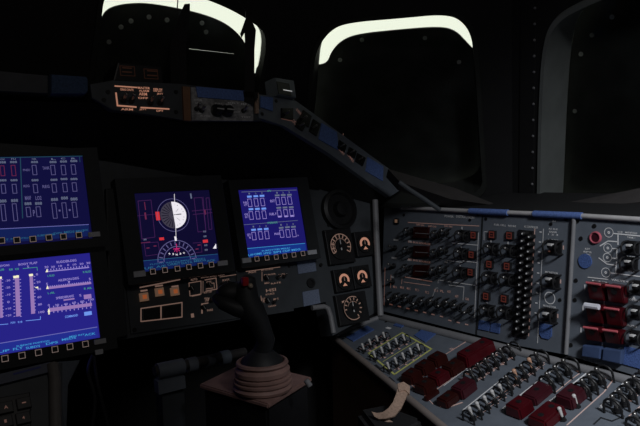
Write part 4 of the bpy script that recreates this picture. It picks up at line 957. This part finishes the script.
for p in ((343, 339), (386, 322), (420, 331), (560, 359), (577, 361), (361, 358), (405, 393), (380, 373), (640, 373), (520, 349)): put('screw', 'screw', con, (*R2.at(*p), 0), 0, .9)
for p, q in (((375.5, 365), (380.5, 369)), ((389, 377.5), (393.5, 381.5)), ((398, 384), (402, 388))):
    b = MB(R2); b.line(p, q, t=2.2, w=.0007); b.marks('slot', 'panel_seam', con)

# ================================================================== HAND CONTROLLER
hc0 = pt(264, 384, .98)
T = Matrix.Translation(hc0)
hc = thing('hand_controller', 'black control stick with red button on ribbed brown boot', 'control stick', T)
inv = T.inverted()
N = V((0, .05, 1)).normalized()
def on_plate(px, py, z):       # point on the level plane z above the base plate
    d = ray(px, py); k = (hc0.z + z - EYE.z) / d.z; return inv @ (EYE + d * k)
c4 = [on_plate(199, 384, -.012), on_plate(268, 404, -.012), on_plate(312, 377, -.012)]; c4.append(c4[0] + c4[2] - c4[1])
m = MB(); m.hull([p + V((0, 0, -.008)) for p in c4], c4); bmesh.ops.bevel(m.b, geom=m.b.edges[:], offset=.002, segments=2, affect='EDGES'); m.build('base_plate', 'boot_rubber', hc)
ctr = sum(c4, V()) / 4
m = MB(); sm = [ctr + (p - ctr) * .93 for p in c4]; m.hull([V((p.x, p.y, -hc0.z + .002)) for p in sm], [p + V((0, 0, -.0085)) for p in sm]); bmesh.ops.bevel(m.b, geom=m.b.edges[:], offset=.004, segments=2, affect='EDGES'); m.build('housing', 'black_plastic', hc)
bc = on_plate(263, 388, -.010); br = .0435
m = MB(); m.lathe(bc, [(br * 1.02, 0), (br * 1.05, .004), (br * 1.0, .007), (br * .97, .008), (br * 1.03, .011), (br * 1.03, .014), (br * .95, .0155), (br * 1.0, .018), (br * 1.0, .021), (br * .90, .0225), (br * .97, .025), (br * .97, .031), (br * .90, .034), (br * .86, .036), (br * .93, .040), (br * .90, .043), (br * .80, .044), (br * .78, .040), (.001, .040)], 44); m.build('ribbed_boot', 'boot_rubber', hc, True)
m = MB(); m.lathe(bc + V((0, 0, .040)), [(br * .76, 0), (br * .72, .006), (br * .45, .016), (br * .30, .022), (.001, .022)], 36); m.build('collar', 'grip_black', hc, True)
gd = .98
g = [bc + V((0, 0, .055)), inv @ pt(266, 340, gd), inv @ pt(259, 322, gd), inv @ pt(251, 310, gd), inv @ pt(246, 298, gd), inv @ pt(247, 288, gd), inv @ pt(248, 281, gd)]
m = MB(); m.tube(g, [.015, .014, .016, .021, .019, .016, .012], 18); m.ball(g[-1], .0125, (1, 1, .8)); m.build('grip', 'grip_black', hc, True)
m = MB(); m.tube([inv @ pt(253, 312, gd), inv @ pt(237, 309, gd - .01), inv @ pt(222, 303, gd - .01), inv @ pt(215, 297, gd)], [.014, .012, .010, .006], 14); m.build('hand_rest', 'grip_black', hc, True)
m = MB(); m.ball(inv @ pt(232, 292, gd + .01), .026, (1, .8, .62)); m.build('palm_swell', 'grip_black', hc, True)
m = MB(); m.box(inv @ pt(244.8, 281.5, gd - .016), (.010, .008, .013), .002); m.build('red_button', 'red_button', hc, True)
m = MB(); m.ball(inv @ pt(250.5, 286, gd - .016), .0042, (1, 1, 1)); m.build('grip_glint', 'glint_dim' if 'glint_dim' in MATS else mat('glint_dim', (.45, .36, .28), .5, metal=.4), hc, True)  # small pale ball standing in for a highlight on the grip
m = MB(); m.cone(inv @ pt(306, 380, .95), inv @ pt(310, 386, .95), .0045, .0045, 10); m.build('cap_screw', 'trim_grey', hc, True)

# ================================================================== RUDDER PEDALS
rp0 = pt(200, 365, 1.12)
rp = thing('rudder_pedals', 'dull metal rudder pedal bar beneath the main panel', 'pedal', Matrix.Translation(rp0)); inv = rp.matrix_world.inverted()
p3 = lambda x, y, d=1.12: inv @ pt(x, y, d)
m = MB(); m.tube([p3(154, 371, 1.06), p3(245, 352, 1.17)], .0085, 12); m.build('cross_bar', 'trim_dim', rp, True)
for a, b, r in (((157, 371.5, 1.063), (183, 366, 1.09), .0135), ((187, 365.5, 1.10), (196, 363.5, 1.11), .0125), ((206, 361.5, 1.12), (213, 360, 1.13), .0105), ((220, 358.5, 1.14), (229, 356.5, 1.15), .0125)):
    m = MB(); m.tube([p3(*a), p3(*b)], r, 14); m.build('collar', 'panel_grey', rp, True)
m = MB(); m.hull([p3(158, 382, 1.05), p3(185, 376, 1.08), p3(186, 388, 1.08), p3(159, 395, 1.05)], [q + V((0, .02, 0)) for q in (p3(158, 382, 1.05), p3(185, 376, 1.08), p3(186, 388, 1.08), p3(159, 395, 1.05))]); m.build('foot_plate', 'panel_grey', rp)
m = MB(); m.hull([p3(162, 392, 1.06), p3(184, 387, 1.09), V((p3(184, 387, 1.09).x, p3(184, 387, 1.09).y, .002 - rp0.z)), V((p3(162, 392, 1.06).x, p3(162, 392, 1.06).y, .002 - rp0.z))], [q + V((0, .03, 0)) for q in (p3(162, 392, 1.06), p3(184, 387, 1.09), V((p3(184, 387, 1.09).x, p3(184, 387, 1.09).y, .002 - rp0.z)), V((p3(162, 392, 1.06).x, p3(162, 392, 1.06).y, .002 - rp0.z)))]); m.build('pedal_arm', 'panel_dark', rp)

# ================================================================== CENTRE CONSOLE AND KEYPAD
CP = Frame(pt(30, 395, .80), (1, 0, 0), (0, .62, .78))
cc = thing('centre_console', 'dark console with pale upright edge below the stacked displays', 'console', CP.mat())
m = MB(CP); m.prism(P2(CP, [(-60, 384), (0, 374), (50, 361), (63, 362), (62, 440), (62, 500), (-60, 500)]), -.10, 0, .004); m.build('body', 'panel_dark', cc)
ci = CP.mat().inverted(); m = MB(); tp = [CP.world(62, 420, -.02), CP.world(62, 420, -.10), CP.world(-60, 420, -.10), CP.world(-60, 420, -.02)]
m.hull([ci @ V((p.x, p.y, .002)) for p in tp], [ci @ p for p in tp]); m.build('pedestal', 'shell_black', cc)
m = MB(CP); m.prism(P2(CP, [(-60, 388), (0, 374.5), (50, 362), (52, 372), (0, 385), (-60, 400)], .004), 0, .006, .002); m.build('top_ledge', mat('ledge_blue', (.10, .11, .15), .7) and 'ledge_blue', cc)
m = MB(CP); m.tube([(*CP.at(52, 366), .004), (*CP.at(54, 380), .006), (*CP.at(55, 430), .006), (*CP.at(55, 480), .006)], .0075, 10); m.build('edge_post', mat('post_grey', (.13, .12, .115), .6) and 'post_grey', cc, True)
m = MB(); bq = [CP.mat().inverted() @ pt(x, y, d) for x, y, d in ((56, 362, .95), (80, 360, 1.0), (68, 384, .96), (66, 440, .95), (60, 440, .95), (60, 380, .95))]
m.hull(bq, [q + V((0, 0, -.03)) for q in bq]); m.build('bracket', 'panel_grey', cc)
m = MB(CP); m.line((14, 374), (40, 367), t=1.0, w=.0066); m.marks('blue_line', mat('dull_blue', (.05, .06, .22), .7) and 'dull_blue', cc)
KP = Frame(CP.world(14, 425, .0), CP.u, CP.v)
kp = thing('keypad', 'black keypad with small white key marks on the low console', 'keypad', KP.mat())
m = MB(KP); m.prism(P2(KP, [(-60, 408), (30, 392), (32, 460), (-60, 470)], .005), .0005, .005, .001); m.build('plate', 'black_plastic', kp)
for k, (x, y, s) in enumerate(((6, 407, 'A'), (24, 402.5, '-'), (5.5, 421, '1'), (23.5, 417.5, '4'), (-12, 411, 'B'), (-12, 426, '7'), (23, 432, '2'), (5, 436, '5'))):
    b = MB(KP); c = KP.at(x, y, .01); b.prism([(c.x + i, c.y + j) for i, j in ((-.008, -.007), (.008, -.007), (.008, .007), (-.008, .007))], .005, .010, .001); q = b.build('key', 'key_face', kp)
    b = MB(KP); b.text(s, x, y, 4 if s in 'A-' else 2.4, 3.2 if s != '-' else 1.2, w=.0106); b.marks('key_mark', 'legend_warm', q)

# cables hanging beside the console
for k, (ps, lb) in enumerate((([(92, 356, 1.12), (88, 372, 1.05), (95, 400, 1.04), (90, 440, 1.03)], 'thin black cable hanging beside the low console edge post'), ([(94, 357, 1.13), (97, 380, 1.08), (104, 410, 1.08), (112, 440, 1.08)], 'thin black cable hanging nearer the rudder pedals'))):
    P4 = [pt(*p) for p in ps]; pts = []
    for i in range(len(P4) - 1):
        a, b, c, d = P4[max(i - 1, 0)], P4[i], P4[i + 1], P4[min(i + 2, len(P4) - 1)]
        for j in range(6):
            s = j / 6; pts.append(.5 * ((2 * b) + (c - a) * s + (2 * a - 5 * b + 4 * c - d) * s * s + (3 * b - a - 3 * c + d) * s ** 3))
    pts.append(P4[-1]); m = MB(); m.tube(pts, .0028, 8); tag(m.build('cable', 'grip_black', smooth=True), lb, 'cable')

# grey tube at the lower corner of the main panel
m = MB(); ps = [MP.world(312, 308, .02), MP.world(324, 306.5, .022), MP.world(328, 308.5, .024), MP.world(330.5, 316, .026), MP.world(332, 324, .028), MP.world(333.5, 333, .03)]
m.tube(ps, .006, 12); tag(m.build('bent_tube', 'trim_grey', smooth=True), 'bent grey tube at the lower corner of the main panel', 'tube')

# ================================================================== STRAP AND SEAT CORNER
st0 = pt(392, 405, .93)
st = thing('strap', 'tan webbing strap looped over the console edge', 'strap', Matrix.Translation(st0)); inv = st.matrix_world.inverted()
def ribbon(left, right, th, name, mt):
    m = MB(); n = len(left)
    A = [inv @ pt(*p) for p in left]; B = [inv @ pt(*p) for p in right]
    nr = [((A[min(i + 1, n - 1)] - A[max(i - 1, 0)]).cross(B[i] - A[i])).normalized() * th for i in range(n)]
    L = [[m.v(p) for p in q] for q in (A, B, [b - k for b, k in zip(B, nr)], [a - k for a, k in zip(A, nr)])]
    for s in range(4):
        for i in range(n - 1): m.b.faces.new((L[s][i], L[s][i + 1], L[(s + 1) % 4][i + 1], L[(s + 1) % 4][i]))
    m.b.faces.new([L[s][0] for s in range(4)]); m.b.faces.new([L[s][-1] for s in range(4)])
    return m.build(name, mt, st, True)
ribbon([(398, 386.5, .965), (396.5, 393, .945), (393, 402, .93), (388.5, 408, .925), (383, 412, .925), (377, 413, .93), (371.5, 411.5, .935)],
       [(408.5, 391.5, .955), (405.5, 399, .935), (401, 408, .92), (394.5, 416, .915), (386, 418.5, .915), (379, 419, .92), (374.5, 416.5, .925)], .003, 'webbing', 'tan_webbing')
ribbon([(397.5, 386, .968), (403, 383.8, .972), (409, 388, .968)], [(399, 393.5, .950), (404, 391.5, .956), (408.5, 396, .950)], .004, 'stitched_fold', 'tan_webbing')
ribbon([(380, 420.5, .93), (388, 419.5, .925), (394, 423, .92), (396, 430, .92)], [(383, 426, .92), (388, 428, .915), (391, 432, .915), (392, 436, .915)], .003, 'loose_end', 'tan_webbing')
sb0 = pt(378, 440, .97)
sb = thing('seat', 'black seat corner below the tan strap', 'seat', Matrix.Translation(V((sb0.x, sb0.y, 0)))); inv = sb.matrix_world.inverted()
q = [inv @ pt(356, 400, .97), inv @ pt(385, 397, .99), inv @ pt(425, 425, .93), inv @ pt(380, 450, .86)]
zt = sum(p.z for p in q) / 4
q = [V((p.x, p.y, zt)) for p in q]
m = MB(); m.hull([p + V((0, 0, -.05)) for p in q], q); bmesh.ops.bevel(m.b, geom=m.b.edges[:], offset=.008, segments=3, affect='EDGES'); m.build('cushion', 'black_matte', sb, True)
m = MB(); m.hull([V((p.x, p.y, .0)) * 1 for p in q], [p + V((0, 0, -.052)) for p in q]); m.build('seat_base', 'shell_black', sb)

# ================================================================== LIGHT
world = bpy.data.worlds.new('world'); S.world = world; world.use_nodes = True
bg = world.node_tree.nodes['Background']; bg.inputs[0].default_value = (.93, .97, .82, 1); bg.inputs[1].default_value = 1.0
def area(name, loc, target, size, power, col, spread=180):
    d = bpy.data.lights.new(name, 'AREA'); d.energy = power; d.size = size; d.color = col; d.spread = math.radians(spread); d.shape = 'DISK'
    o = bpy.data.objects.new(name, d); COL.objects.link(o); o.location = loc
    o.rotation_euler = (V(target) - V(loc)).to_track_quat('-Z', 'Y').to_euler(); return o
area('cabin_lamp', (.50, -.30, ZC + .55), (1.08, .26, ZC - .34), .20, 3.5, (.92, .95, 1.0), 78)
area('aft_fill', (.15, -.1, ZC + .72), (.6, 1.1, ZC - .2), .4, 1.15, (1.0, .93, .88))  # unseen soft fill added to lift the main panel and glareshield
